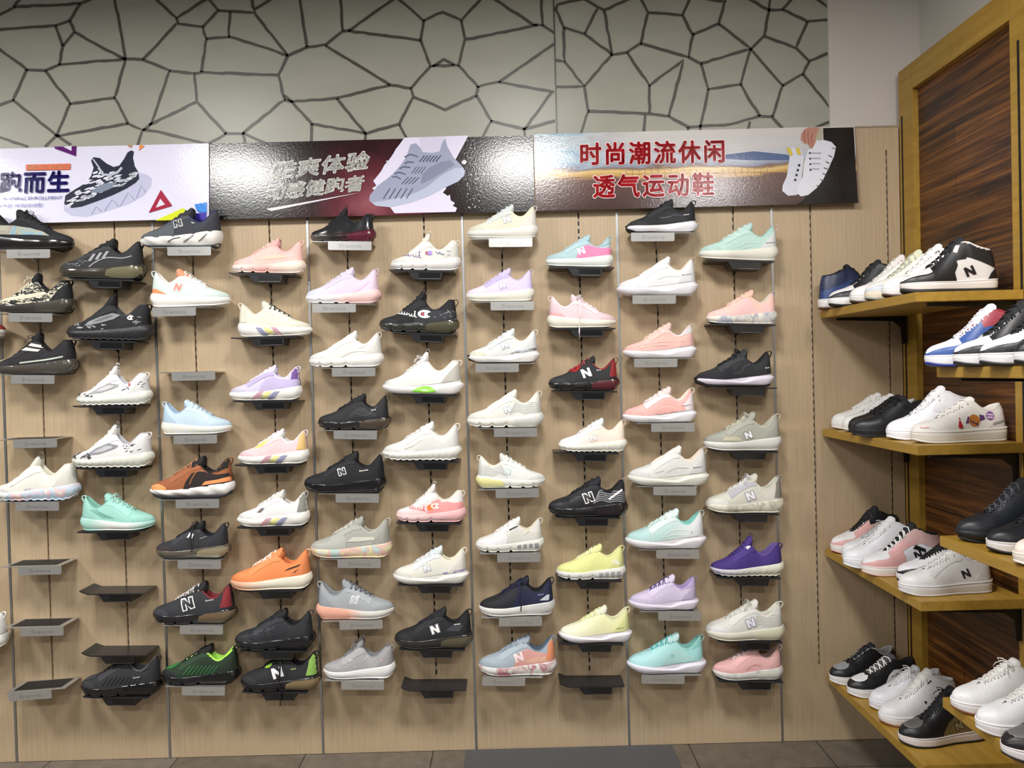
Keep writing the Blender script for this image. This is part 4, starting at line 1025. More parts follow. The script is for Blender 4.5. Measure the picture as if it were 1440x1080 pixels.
W, CR, K, DG = '#e6e4de', '#e2dcc8', '#16161a', '#35363b'
def D(**k): return k
NK = lambda a, h, z: ('N', a, h, z, W)                    # plain white N
SW = '#eceaea'
def pastel(u, hl, t, l, extra=()): return D(u=u, s='#e9e7df', st='chunk', k=1.06, t=t, l=l, i=t, o='#d9d6cc', d=[('pastel', ['#c58f9c', '#dfd977', '#8b8fb4']), ('heelhi', hl)]+list(extra))
EYE = lambda c: ('eye', c)
WALL = [
 # column with the leftmost silver brackets
 (-106, 5, 478, 1, 0, D(u='#8c2f2a', s='#b9b2a8', st='foam'), 'dark red shoe whose toe just enters the left edge', 's', -20),
 (-95, 9, 917, 0, 1, D(u=W, s='#e8e5da', st='chunk'), 'white shoe whose heel just enters the left edge low down', 's', -20),
 (-13, 101, 350, 1, -1, D(u=K, s='#1d1c1c', st='foam', sm='gel', l='#202022', bow=1, d=[('poly', [[(.2,.15),(.42,.165),(.82,.18),(.83,.29),(.66,.285),(.45,.25),(.28,.20)]], 'dye:#8d7a90:#a9a584:#6fa3b8:#7f8ea6')]), 'black shoe with a rainbow marbled side under the left banner', 's', 47),
 (-2, 102, 441, 0, 2, D(form='sock', u='zebra:#141316:#d8d2b4', s='#3b3732', st='foam', sm='gel', o='#1a1918', t=K, i=K, l='#d8d2b4', bow=1, p=K, d=[('poly', [[(.0,.14),(.2,.15),(.5,.19),(.72,.25),(.66,.28),(.45,.235),(.2,.19),(.02,.17)]], '#d8d2b4'), ('heel', K), ('heelsole', '#45413a', 'gel')]), 'black and cream zebra shoe with a long cream side flash', 's', 50),
 (-3, 106, 528, 0, 2, D(form='sock', u='#1a181d', s='#4a443e', st='foam', sm='gel', o='#1a1918', t=K, i=K, l='#2a2522', bow=1, p='#2a2622', d=[('blobs', '#d8d2b4', 5, 4, (.02,.14,.13,.18), .022), ('line', [[(.38,.14),(.55,.165),(.70,.185),(.90,.225)]], .018, '#b9c2b4'), ('poly', [[(.36,.30),(.58,.285),(.60,.31),(.42,.335)], [(.44,.36),(.62,.33),(.64,.355),(.48,.39)]], '#e0dbcf'), ('heelsole', '#4a4640', 'gel')]), 'black shoe with cream zebra toe and brown bow laces', 's', 54),
 (-5, 109, 706, 0, 1.5, D(form='sock', u='#e5e3d6', s='dye:#e9e6dc:#a8cbe4:#e7b9bb:#e9e6dc', st='ripple', t='#e6e3d4', i='#dfdbc6', l='', p='#d9d6cc', d=[('blobs', '#c9c6d2', 7, 8, (.08,.5,.13,.22), .02)]), 'cream shoe with a pastel tie-dye sole among empty silver brackets', 's', 62),
 # black brackets, second column
 (86, 201, 394, 0, 3, D(u='#2a2a2d', s='#3a372f', st='foam', sm='gel', o='#1b1b1c', t=K, i=K, l='#1a1a1c', p=K, d=[('poly', [[(.40+.075*i,.20+.02*i),(.435+.075*i,.20+.02*i),(.475+.075*i,.29+.02*i),(.44+.075*i,.29+.02*i)] for i in range(3)], '#9a9aa0'), ('line', [[(.42,.13),(.50,.20),(.62,.25),(.80,.25),(.90,.28)]], .012, '#8c8c90'), ('blobs', '#6d6d72', 22, 3, (.05,.42,.13,.20), .012), ('bubble', '#6f6a52')]), 'black shoe with three grey stripes and smoky heel', 'k'),
 (96, 212, 481, 0, 3, D(form='sock', u='#19191b', s='#2c2c2f', st='ripple', sm='boost', t=K, i='#3a3a3e', l='', p=K, d=[('poly', [[(.28,.16),(.42,.19),(.60,.25),(.66,.30),(.58,.32),(.44,.27),(.32,.21)]], '#8e9094'), ('poly', [[(.36,.20),(.45,.22),(.57,.27),(.60,.295),(.54,.295),(.44,.25)]], '#6a6c71'), ('blobs', '#8e9094', 9, 2, (.1,.5,.13,.18), .02), ('blobs', '#77797e', 8, 6, (.7,.95,.2,.3), .02), ('C', .80, .27, .032, '#202024', '#e4e4e4')]), 'black and grey shoe with a small round C badge', 'k'),
 (110, 211, 571, 0, 1, D(form='sock', u='#e4e3e2', s='#dcded2', st='ripple', sm='boost', t='#e6e4e0', i='#b9bac0', l='#e9e7e4', p='#e9dfd8', d=[('poly', [[(.22,.15),(.40,.175),(.60,.25),(.62,.28),(.50,.30),(.36,.24)]], '#a5a6ac'), ('poly', [[(.32,.19),(.44,.205),(.55,.25),(.55,.27),(.47,.27)]], '#cfcfd2'), ('blobs', '#4a4a50', 9, 12, (.05,.30,.125,.17), .022), ('blobs', '#55555c', 9, 21, (.68,.95,.20,.34), .016), ('disc', .76, .285, .018, '#cf4a4a')]), 'white and grey marked shoe with a red heel dot', 'k'),
 (104, 213, 660, 0, 2, D(form='sock', u='#e4e3e2', s='#d6d9cb', st='ripple', sm='boost', t='#e6e4e0', i='#b9bac0', l='#e9e7e4', p='#dedcd8', d=[('poly', [[(.22,.15),(.40,.175),(.60,.25),(.62,.28),(.50,.31),(.36,.25)]], '#8f9097'), ('poly', [[(.32,.19),(.44,.205),(.55,.25),(.55,.275),(.47,.275)]], '#bfc0c4'), ('blobs', '#3e3e44', 9, 15, (.05,.30,.125,.17), .024), ('blobs', '#45454b', 10, 25, (.66,.95,.20,.32), .016), ('C', .74, .27, .03, '#55343a', '#d9d9d9')]), 'white and grey marked shoe above the mint green one', 'k'),
 (116, 216, 748, 1, 0, D(u='#8fd6c4', s='grad:#9ed8c9:#e6ebe4:#e6ebe4:#9ed8c9', st='foam', t='#8fd6c4', i='#79bfae', l='#a9e2d2', bow=1, p='#b5e5d8', d=[('line', [[(.62,.17),(.74,.23),(.84,.29)], [(.56,.17),(.70,.23),(.80,.29)], [(.50,.17),(.66,.23),(.76,.29)]], .007, '#4f8f86')]), 'mint green shoe pointing right', 'k'),
 (116, 226, 982, 0, 2, D(u='#2b2b2f', s='#161618', st='seg', sm='gel', t='#39393d', i='#5a5a5d', l=K, p='#2c2c2e', d=[('collar', '#26262a'), ('box', '#3a3a40'), ('line', [[(.34+.05*i,.15),(.40+.05*i,.24)] for i in range(9)], .010, '#1b1b1e'), ('dash', .70, .22, .09, '#b9b9b9'), ('heelsole', '#0d0d0e', 'gel')]), 'charcoal black shoe on the lowest black bracket at left', 'k'),
 # silver, third column
 (200, 311, 347, 0, 1, D(u='#3d3f46', s='#dcdad2', st='hike', k=1.1, o='#4b545a', t='#2c2e34', i='#2a2660', l='#2d2f36', p='#4a4c52', um='suede', d=[('toe', '#7e8483'), ('mud', '#565b60'), ('N', .50, .285, .085, '#34363d', '#c9c9c9'), ('line', [[(.66,.30),(.70,.285)]], .008, '#cfcfcf'), ('line', [[(.40,.05),(.47,.09),(.54,.11)], [(.58,.055),(.66,.10),(.70,.14)], [(.76,.06),(.83,.11),(.87,.15)]], .010, '#3c4046', 'print', 's')]), 'charcoal shoe with a chunky white sole under the banner seam', 's', 270),
 (214, 322, 432, 1, 0, D(u='#d3e6de', s='#ebe7e1', st='foam', t='#e4865a', i='#e6e4de', l='#dfe8e2', p='#d9dedb', d=[('poly', [[(.66,.11),(.78,.17),(.90,.235),(1.0,.24),(1.0,.16),(.84,.13)]], '#f07a3c'), ('eye', '#e8ece8'), ('N', .62, .25, .085, '#f07f6e', '#f3d6cc')]), 'white and mint shoe with orange heel, pointing right', 's', 245),
 (229, 324, 612, 1, 0, D(u='#b9d3e6', s='dye:#dde5e8:#e6e2cf:#d5dfe8', st='foam', sm='gel', t='#b5d0e4', i='#8fb0cc', l='#cfdde8', p='#c2d6e4', d=[('heel', '#a3bfd6')]), 'light blue shoe pointing right', 's', 281),
 (214, 328, 702, 0, 1, D(u='#9a4a1e', s='#e8e5e2', st='hike', o='#26262a', ot=.034, t='#1c1a1b', i='#1f1d1d', l='#b5683c', p='#7b4a26', um='suede', d=[('toe', '#e58a3e'), ('quarter', '#29211f'), ('collar', '#1d1b1c'), ('poly', [[(.66,.155),(.70,.20),(.84,.22),(1.0,.26),(1.0,.20),(.86,.185)]], '#ef7f38'), ('line', [[(.52,.17),(.55,.25),(.60,.32),(.70,.32),(.80,.35)]], .01, '#a5622f')]), 'orange and brown trail shoe with a black lugged sole', 's', 284),
 (221, 321, 788, 0, 2, D(form='run', u='#2b2b30', s='#5b544a', st='foam', sm='gel', o='#2c2a28', t=K, i=K, l=K, bow=1, p=K, hang=.55, d=[('toe', '#3a2f33'), ('poly', [[(.46,.28),(.49,.28),(.515,.34),(.49,.345)], [(.51,.27),(.535,.27),(.555,.33),(.535,.335)], [(.45,.36),(.50,.38),(.50,.395),(.45,.375)]], '#d5d5d5', 'print', 'logo'), ('line', [[(.64,.27),(.76,.31)]], .006, '#a9a9a9'), ('bubble', '#8f846a')]), 'black shoe with dangling lace and smoky amber heel', 's', 288),
 (217, 329, 880, 0, 2, D(u='#2d2e33', s='#1e1d20', st='seg', sm='gel', t='#232327', i='#7d2a30', l='#c9c5c2', p='#7d2a30', d=[('toe', '#3a3b41'), ('heelhi', '#8a2830'), ('line', [[(.36,.33),(.42,.36),(.46,.40)]], .035, '#8e2229'), ('N', .47, .245, .12, '#26272c', '#e6e6e6'), ('dash', .68, .27, .1, '#c9c9c9'), ('bubble', '#6b5a44')]), 'black shoe with red heel and big outlined N', 's', 300),
 (229, 335, 966, 0, 2, D(u='#1d3320', s='#17171a', st='seg', sm='gel', t='#1a1a1c', i='#a9ef3c', l=K, p='#202022', d=[('toe', '#1a1b1f'), ('quarter2', '#172a1b'), ('box', '#357a3b'), ('line', [[(.34+.05*i,.14),(.42+.05*i,.25)] for i in range(8)], .012, '#2f6a35'), ('line', [[(.60,.405),(.68,.335),(.76,.315),(.86,.36),(.93,.43)]], .016, '#b4f247'), ('heelsole', '#101012', 'gel')]), 'green and black shoe with a lime collar edge', 's', 290),
 # black, fourth column
 (328, 427, 385, 0, 2, D(form='run', u='dye:#eba39c:#f0b6a8:#e8a9a8', s='grad:#f2dcc6:#eda8a0:#efe3d6', st='seg', sm='foam', t='#eba29c', i='#d68f8a', l='#f0c4ba', p='#f0b8b0', d=[('poly', [[(.40,.17),(.55,.25),(.72,.25),(.80,.22),(.62,.20)]], '#f2c9a8')]), 'pink shoe under the black and maroon banner', 'k'),
 (336, 436, 474, 1, 0, pastel('#e4dfc8', '#ded8c0', '#e6e1cd', '#3b3b3b'), 'cream shoe with pastel stripes, pointing right', 'k'),
 (325, 423, 564, 0, 1, pastel('#cdc4e0', '#6f3f9a', '#d6cfe6', '#e6e2ee', [EYE('#b7a6d6'), ('quarter', '#bdaedd')]), 'lavender shoe with dark purple heel tab and pastel stripes', 'k'),
 (337, 433, 654, 0, 1, pastel('#efc3c6', '#e6b85e', '#e9e4e2', '#eceaea', [('poly', [[(.27,.22),(.36,.24),(.46,.34),(.44,.38),(.30,.30)]], '#efd05e')]), 'pink and yellow shoe with pastel stripes', 'k'),
 (336, 434, 742, 0, 1, pastel('#e9e8e6', '#8f8f86', '#dddbd2', '#dddcda', [('poly', [[(.31,.20),(.36,.20),(.41,.25),(.37,.26)]], '#6f6a6a')]), 'white shoe with grey heel tab and pastel stripes', 'k'),
 (326, 437, 831, 0, 1, D(u='#f0752a', s='grad:#ece4cc:#ece4cc:#e8a47a', st='foam', t='#ef7a33', i='#e06a24', l='#f6dccb', p='#f2a877', d=[('poly', [[(.70,.225),(.74,.255),(.90,.31),(.88,.285)], [(.80,.20),(.87,.255),(.84,.215)]], '#2a1c1c', 'print')]), 'bright orange shoe with cream sole', 'k'),
 (332, 440, 917, 0, 2, D(u='#25262b', s='#1c1c20', st='seg2', sm='gel', t='#1d1d21', i='#17171a', l='#222226', p='#3a3a3e', d=[('waves', '#3d3e44'), ('frontwaves', '#33343a'), ('N', .50, .235, .085, '#1c1c20', '#3d3e44'), ('heelsole', '#151518', 'gel')]), 'all black ribbed shoe just above the lime accented one', 'k', 'thin'),
 (340, 448, 975, 0, 2, D(u='#222327', s='#1c1b1c', st='seg', sm='gel', t='#1b1b1e', i='#1b1b1e', l=K, hang=1, p=K, d=[('heelhi', '#84b83c'), ('line', [[(.32,.295),(.38,.31),(.43,.37)]], .04, '#9ad23f'), ('N', .50, .235, .125, '#eceaea'), ('dash', .67, .265, .06, '#a9c46a'), ('bubble', '#7c6a4c')]), 'black shoe with lime heel, white N and hanging lace', 'k'),
 # silver, fifth column
 (437, 526, 340, 0, 2, D(form='sock', u='ribs:#1a1a1d:#29292d', um='gel', s='grad:#4a1626:#2a2626:#6e6660', st='seg2', sm='gel', t=K, i=K, l='#1e1e20', p=K, d=[('bubble', '#5a1a2c')]), 'black shoe with a burgundy bubble heel', 's', 497),
 (431, 533, 427, 0, 1, D(u='grad:#e2c3dc:#cfc3e2:#c9cde4', s='grad:#efc2be:#efc2be:#e6e6ea:#e3e4ea', st='seg2', t='#d6c9e2', i='#cdbfe0', l='#d9cfe6', p='#dcc4dc', d=[('eye', '#d3c6e4'), ('line', [[(.66,.13),(.78,.22),(.88,.30)]], .03, '#e6bfd8'), ('bubble', '#efbcb8', 'foam')]), 'lavender shoe with a pink heel cushion', 's', 470),
 (436, 537, 517, 0, 1, D(u='#e5e3dc', s='#e4e2dc', st='seg', t='#e6e3da', i='#e6dfd2', l='', p='#e0ddd0', d=[('line', [[(.46,.13),(.60,.20),(.78,.21),(.95,.19)], [(.70,.25),(.82,.30)]], .008, '#cfccc2')]), 'plain white shoe with a segmented sole, above an all black one', 's', 503),
 (448, 547, 606, 0, 2, D(u='ribs:#17171a:#232327', s='#232021', st='seg', sm='gel', t=K, i=K, l='#26262a', p='#3a3a3c', d=[('quarter2', '#1b1c22', 'leather'), ('line', [[(.56,.22),(.70,.20),(.84,.32)]], .012, '#3c3d44'), ('dash', .76, .26, .07, '#c9c9c9'), ('bubble', '#4a3f34')]), 'all black shoe with ribbed toe and smoky heel', 's', 503),
 (429, 541, 695, 0, 2, D(u='#141419', s='#101014', st='foam', sm='gel', t='#18181c', i='#18181c', l='#131316', p='#c9c9c9', d=[('N', .485, .255, .075, '#15151a', '#e6e6e6'), ('dash', .70, .255, .11, '#d9d9d9')]), 'solid black shoe with a small outlined N', 's', 506),
 (438, 549, 787, 0, 2, D(u='#a9a99e', s='dye:#d8d6cc:#e0d99a:#e3a9a0:#a9d2cc:#d8d6cc', st='foam', sm='gel', t='#a5a59a', i='#b9b8a8', l='#c9c8bd', p='#b9b8a8', d=[('mud', '#b5b5ac'), ('poly', [[(.47,.20),(.55,.255),(.80,.255),(.82,.225),(.62,.20)]], '#d3d1bf')]), 'light grey shoe with pastel bubbles in the sole', 's', 508),
 (447, 552, 873, 1, 0, D(u='#a3a8ad', s='grad:#f2a184:#f2a184:#dcdad2:#dcdad2', st='foam', sm='foam', t='#9da2a8', i='#8d9298', l='#5b5e64', p='#a9adb2', d=[('heel', '#969ba1'), ('N', .49, .25, .08, '#b4b8bd', '#f0f0f0'), ('heelsole', '#f0a083')]), 'grey shoe with a coral heel wedge, pointing right', 's', 510),
 (456, 554, 958, 0, 2, D(form='sock', u='#a9a8aa', s='#e8e7e6', st='foam', t='#9a9b9d', i='#8f9092', l='#7d7f83', bow=1, p='#a9a8aa', d=[('blobs', '#bdbcbf', 12, 4, (.2,.8,.15,.3), .02), ('disc', .83, .26, .022, '#bda3a3')]), 'grey knit shoe with a white sole, lowest of its column', 's', 518),
 # black, sixth column
 (550, 646, 381, 0, 2, D(form='sock', u='#e2e0d6', s='#dcdad6', st='seg', t='#e4dfd0', i='#e4dfd0', l='#e4dfd0', p='#e2dbc9', d=[('script', .16, .205, .30, '#6a4a8a'), ('disc', .535, .245, .028, '#a03050'), ('disc', .575, .245, .034, '#8a6ac0'), ('blobs', '#8f8f98', 6, 3, (.66,.92,.2,.28), .02)]), 'white shoe with purple script and a round badge', 'k'),
 (534, 642, 471, 0, 4, D(form='sock', u='#18181b', s='#33332f', st='seg', sm='gel', t=K, i=K, l='#141416', p=K, d=[('quarter', '#2e3036'), ('blobs', '#54565d', 8, 5, (.70,.96,.16,.30), .022), ('C', .585, .235, .065, '#b23038', '#f0f0ee'), ('script', .24, .225, .25, '#f0f0ee'), ('bubble', '#4e4c3a')]), 'black shoe with a big white C logo and script', 'k'),
 (540, 648, 557, 0, 3, D(form='sock', u='grad:#e3e1da:#e3e1da:#d2d2d0', s='#eceae8', st='wave', t='#e4e2dc', i='#ded9c8', l='#e2e0da', bow=1, p='#e6dfcc', d=[('arch', '#7ee02a'), ('heel', '#bdb9ae')]), 'off white shoe with a neon green arch', 'k'),
 (539, 646, 650, 0, 2, D(u='#e4e3de', s='#e2e1d6', st='ripple', t='#e6e4de', i='#dcdad2', l='#dedcd6', p='#e6e4de', d=[('line', [[(.30,.15),(.42,.20),(.52,.27)], [(.44,.12),(.56,.18),(.74,.20)]], .008, '#c9c8c2'), ('quarter2', '#dddcd8')]), 'white shoe right above the pink and white logo shoe', 'k'),
 (558, 653, 737, 0, 2, D(form='sock', u='#e6e1de', s='grad:#e9a9aa:#e8b9b9:#ecc3c0', st='seg', t='#e4e0da', i='#e4dfd0', l='#dfdcda', p='#e6e0d4', d=[('quarter', '#f08a86'), ('mud', '#efc9c8'), ('disc', .50, .215, .042, '#f0803c'), ('C', .58, .235, .05, '#f0803c', '#f4e9e4'), ('script', .20, .20, .24, '#e0606a')]), 'pink and white shoe with script and C logo', 'k'),
 (555, 656, 824, 0, 2, D(u='#e4e1d2', s='#e3e1d8', st='wave', t='#d3dde4', i='#e8e0c6', l='#d8dfe4', p='#e6dfc8', d=[('eye', '#d9e0e4'), ('poly', [[(.58,.115),(.72,.165),(.80,.15),(.84,.185),(.99,.20),(.99,.14),(.80,.105)]], '#8f7fc0'), ('N', .46, .215, .075, '#e2e3e6', '#b4b3c4'), ('toe', '#dcdacf')]), 'cream shoe with lilac zigzag at the heel', 'k'),
 (556, 663, 915, 0, 2, D(u='#1a1b1e', s='#2c2826', st='foam', sm='gel', t='#1c1c1f', i='#1b1b1e', l='#221d2c', p=K, d=[('N', .53, .245, .095, '#f0f0ee', '#77777a'), ('poly', [[(.66,.22),(.74,.28),(.90,.30),(.84,.22)]], '#3a3b42'), ('dash', .76, .29, .1, '#d9d9d9'), ('bubble', '#57503f')]), 'black shoe with a white N right above an empty bracket', 'k'),
 # silver, seventh column
 (658, 755, 335, 0, 1, D(u='#e0ddc2', s='#dedbd0', st='foam', t='#cfd8d8', i='#e4dcb8', l='#d3dcdc', p='#d9d2b9', d=[('eye', '#d6dcd6'), ('heel', '#dedcd0'), ('N', .56, .27, .09, '#d3dcdc', '#a9b4b4')]), 'pale cream shoe beneath the seam of the banners', 's', 718),
 (656, 750, 424, 0, 1, D(u='grad:#c9bce4:#d3c6e2:#d9c9d6', s='#e2dfd0', st='foam', t='#c3b5e2', i='#b9abd8', l='#cdc2e8', p='#d0c3b8', d=[('eye', '#bbaae2'), ('N', .54, .225, .075, '#e9e9ee', '#9a8cc4')]), 'lilac shoe with a white N', 's', 721),
 (660, 756, 511, 0, 1, D(u='#dddfdd', s='#e6e4de', st='wave', o='#26262a', wrap=1, t='#d5dbdd', i='#e2ddca', l='#dfe2e2', p='#e2dcc6', d=[('toe', '#d9d6c0'), ('poly', [[(.60,.13),(.72,.185),(.80,.165),(.84,.20),(.99,.21),(.99,.15),(.80,.12)]], '#9aa3a9', 'foil'), ('N', .52, .25, .09, '#c9cdd2', '#a5a9b0'), ('eye', '#d3d9da')]), 'white and silver shoe with a black toe tip', 's', 699),
 (658, 762, 602, 0, 1, D(u='#e2e1d6', s='#e0dfd2', st='seg', t='#e4e2d6', i='#e6dfcc', l='', p='#e2dbc4', d=[('waves', '#a9b0ae'), ('N', .535, .235, .075, '#e3e5e6', '#a9b4bb'), ('bubble', '#d2d3cc')]), 'white shoe with grey heel contour lines, pointing left', 's', 728),
 (671, 765, 688, 1, 0, D(u='#e2e3dc', s='#dedfd4', st='seg', t='#dfe0d8', i='#e6dfcb', l='#e4e4e0', p='#e2d9c2', d=[('waves', '#b0b5b2'), ('N', .55, .235, .07, '#dcebe6', '#a9c4bd'), ('bubble', '#e2de8c')]), 'white shoe with pale yellow heel cushion, pointing right', 's', 728),
 (670, 763, 778, 0, 1, D(u='#dedcd6', s='#dddcd2', st='seg', t='#e2e2e0', i='#e2dac0', l='#eceaea', p='#dfd8c6', d=[('mud', '#e9e8ea'), ('quarter', '#d6d4c8'), ('line', [[(.50,.315),(.68,.395)]], .02, '#1c1c20'), ('holes', '#8f9296'), ('line', [[(.72,.23),(.80,.30)]], .006, '#8f9296')]), 'white shoe with a short black bar by the laces', 's', 732),
 (675, 779, 868, 0, 1, D(u='grad:#1a1d3c:#191a26:#17191c', s='grad:#c9c9c6:#e2e1dc:#e2e1dc', st='foam', sm='gel', t='#15162a', i='#14141c', l='#1c1e40', p='#15151f', hang=.6, d=[('quarter', '#1c2040'), ('poly', [[(.80,.20),(.90,.27),(.93,.27),(.92,.20)]], '#c3c6d2'), ('dash', .78, .26, .08, '#8a93b4')]), 'black and navy shoe with a white sole', 's', 732),
 (674, 781, 953, 0, 2, D(u='#9fb0bd', s='dye:#e0dfdb:#e2dfd8:#b8616c:#d9dcd9', st='foam', sm='gel', t='#9aaab8', i='#6f7f8f', l='#93a5b4', p='#8797a5', d=[('quarter', '#d98f84'), ('poly', [[(.58,.18),(.66,.215),(.84,.24),(.94,.27),(.94,.2),(.7,.16)]], '#dfa384'), ('heelhi', '#e27c48'), ('disc', .60, .46, .03, '#e89a96'), ('N', .515, .235, .105, '#f2dcdf')]), 'blue grey and coral shoe with a pale pink N', 's', 708),
 # black, eighth column
 (768, 860, 376, 0, 2, D(u='#a9cbd2', s='#dfe6de', st='foam', t='#a3c8d2', i='#92b4c0', l='#b4d2da', p='#9cbcc8', d=[('quarter', '#ee6fa4'), ('collar', '#a3c6d0'), ('N', .52, .235, .10, '#f4e4ee')]), 'light blue and hot pink shoe with a pale N', 'k'),
 (770, 864, 461, 1, -1, D(u='#ebc4cb', s='#e4dfcc', st='foam', t='#edd0d4', i='#efdcdc', l='#f0dfe2', bow=1, hang=1, p='#ecd0cf', d=[('poly', [[(.70,.13),(.80,.19),(.99,.24),(.99,.18),(.86,.14)]], '#e59a9c'), ('eye', '#efd8dc')]), 'pale pink shoe with long hanging lace, pointing right', 'k'),
 (772, 868, 551, 0, 2, D(u='#26282a', s='#1d1c1c', st='seg', sm='gel', t='#1d1d20', i='#8a2226', l='#a32a30', p='#6b2428', d=[('toe', '#303336'), ('heelhi', '#8a2226'), ('line', [[(.30,.28),(.38,.285),(.44,.34)]], .035, '#9a2228'), ('N', .53, .25, .125, '#e6ecf4'), ('dash', .68, .28, .12, '#b9bcc4'), ('bubble', '#57242a')]), 'black shoe with red accents and a solid white N', 'k'),
 (786, 879, 638, 0, 2, D(u='grad:#efd6c4:#efd6c4:#e2e1e0:#e2e1e0', s='#e3e2d4', st='ripple', t='#dfe6ea', i='#efdccb', l='#e6e6e4', p='#ecd8c8', d=[('eye', '#e3e4e4'), ('N', .50, .21, .085, '#e6e4e4', '#c9c2be')]), 'white shoe fading to peach at the heel', 'k'),
 (772, 880, 729, 0, 2, D(u='#1b1b20', s='#1a191b', st='foam', sm='gel', t='#1a1a20', i='#141418', l='#15151a', p='#a9857e', d=[('waves', '#c6c6cc'), ('frontwaves', '#2a2b31'), ('N', .50, .24, .105, '#18181c', '#eceaea'), ('line', [[(.76,.22),(.93,.34)]], .022, '#e4e4e6'), ('bubble', '#221c20')]), 'black shoe with white contour stripes and outlined N', 'k'),
 (783, 877, 818, 0, 2, D(u='#e6ea86', s='#e2e2da', st='seg', t='#e4e68e', i='#e6e894', l='#e9ecb4', p='#dde08a', d=[('poly', [[(.78,.25),(.86,.30),(.92,.25),(.90,.21)]], '#e9ebc4'), ('holes', '#a3a5a9'), ('line', [[(.52,.40),(.58,.43)]], .04, '#b9bcb4')]), 'bright yellow shoe with a windowed heel sole', 'k'),
 (788, 885, 907, 0, 2, D(u='grad:#e2e59a:#eaeab4:#edecd0', s='#e8e2e8', st='wave', t='#e8ead0', i='#e4e4b0', l='#e6ea96', p='#e4e3b4', d=[('heel', '#d8dc86'), ('dash', .80, .19, .1, '#4a5038')]), 'pale yellow shoe above an empty bracket', 'k'),
 # silver, ninth column
 (882, 978, 327, 0, 1, D(u='#232427', s='#e6e2ea', st='wave', o='#19191c', wrap=1, t='#222326', i='#1c1c1f', l='#1d1d20', p='#232326', d=[('quarter2', '#2d2e32'), ('line', [[(.44,.20),(.56,.215),(.68,.25),(.80,.24)]], .014, '#3d3e43'), ('dash', .80, .24, .08, '#d6d6d8')]), 'black shoe with white sole overlapping the red lettered banner', 's', 914),
 (870, 978, 415, 0, 1, D(u='#e9e9ec', s='#e8e6ec', st='wave', t='#e9e6e4', i='#ecdccc', l='', p='#b9a98f', d=[('line', [[(.48,.19),(.60,.23),(.78,.23)]], .008, '#d6d4d2'), ('dash', .80, .235, .12, '#3c3c44')]), 'bright white shoe above the coral ones', 's', 917),
 (878, 976, 504, 0, 1, D(u='#f0b3a6', s='#e9e5ea', st='wave', t='#f0b9aa', i='#e2dade', l='#f0cdb6', p='#cfc0a9', d=[('line', [[(.10,.16),(.3,.19),(.5,.22),(.7,.23)], [(.2,.15),(.4,.17),(.6,.17)]], .008, '#f4c9c0'), ('collar', '#dcd6da'), ('disc', .80, .225, .008, '#b05a34')]), 'coral pink shoe with pale collar and cream laces', 's', 919),
 (878, 976, 595, 0, 1, D(u='#f2aaa2', s='#e9e6ea', st='wave', t='#efd0cc', i='#efdccb', l='#eceaec', p='#e0d3b9', d=[('eye', '#efe6e8'), ('heel', '#e8dadf'), ('quarter2', '#f0a59a'), ('line', [[(.46,.18),(.56,.22),(.70,.20)]], .007, '#f7d3cc'), ('dash', .80, .215, .13, '#4a4450')]), 'pink shoe with white laces and white heel counter', 's', 946),
 (885, 993, 685, 0, 2, D(u='#dddcd8', s='#e0e0d2', st='wave', t='#e2e1dd', i='#ead9c2', l='', p='#b9ac94', d=[('line', [[(.46,.17),(.58,.22),(.74,.22)], [(.3,.16),(.42,.19)]], .008, '#c9c7c2'), ('dash', .80, .215, .12, '#33333a')]), 'white shoe with tiny heel lettering above the pale mint one', 's', 949),
 (882, 989, 774, 0, 2, D(u='grad:#dfe3e2:#b5dad6:#a6d0cc', s='#e2dbe2', st='wave', t='#d8ece8', i='#79cdbf', l='#e0eeea', p='#a9b9a9', d=[('eye', '#d9e9e6'), ('heel', '#d9dcdf'), ('line', [[(.44,.14),(.50,.20),(.62,.235),(.78,.23)], [(.48,.14),(.56,.17),(.72,.17)]], .009, '#e6f0ee'), ('disc', .81, .21, .007, '#222228')]), 'pale mint shoe with white eyelets above the lilac one', 's', 953),
 (886, 979, 861, 0, 2, D(u='#cfc0e2', s='#dcd3e6', st='wave', t='#d8cce6', i='#a58fc9', l='#5a4a80', p='#8d7fa0', d=[('heel', '#b4a4c9'), ('collar', '#b3a0d3')]), 'pale lilac shoe with dark violet laces', 's', 958),
 (884, 989, 950, 0, 2, D(u='grad:#8fd4d2:#9fdcd9:#a4dfe0', s='#dfdbe8', st='wave', t='#b5dedb', i='#7fcbbd', l='#3fb4b9', p='#9ac4bd', d=[('quarter2', '#a5dcd8'), ('collar', '#79c9bf'), ('disc', .56, .225, .026, '#8fc4c0')]), 'turquoise shoe with teal laces, lowest of its column', 's', 931),
 # black, tenth column
 (984, 1091, 368, 0, 3, D(u='#b5ddd2', s='#e2dfd0', st='foam', t='#b4dcd2', i='#9ed0c4', l='#dbe8e2', p='#cfb9a9', d=[('heel', '#dcdfdc'), ('line', [[(.46,.16),(.58,.22),(.74,.22)], [(.50,.14),(.64,.18)]], .009, '#d0ebe4'), ('dash', .82, .215, .13, '#3a4a4a')]), 'pale mint shoe at the top right, above a peach one', 'k'),
 (994, 1090, 457, 0, 2, D(u='dye:#f2b39c:#efb9ae:#e8b4b6:#f3bfa6', s='dye:#e6dccb:#e3dfd2:#9aa0b4:#e4decb', st='foam', sm='gel', t='#f2b59a', i='#d9cdbb', l='#f2cbb4', p='#c9b99f', d=[]), 'peach shoe with a marbled clear sole', 'k'),
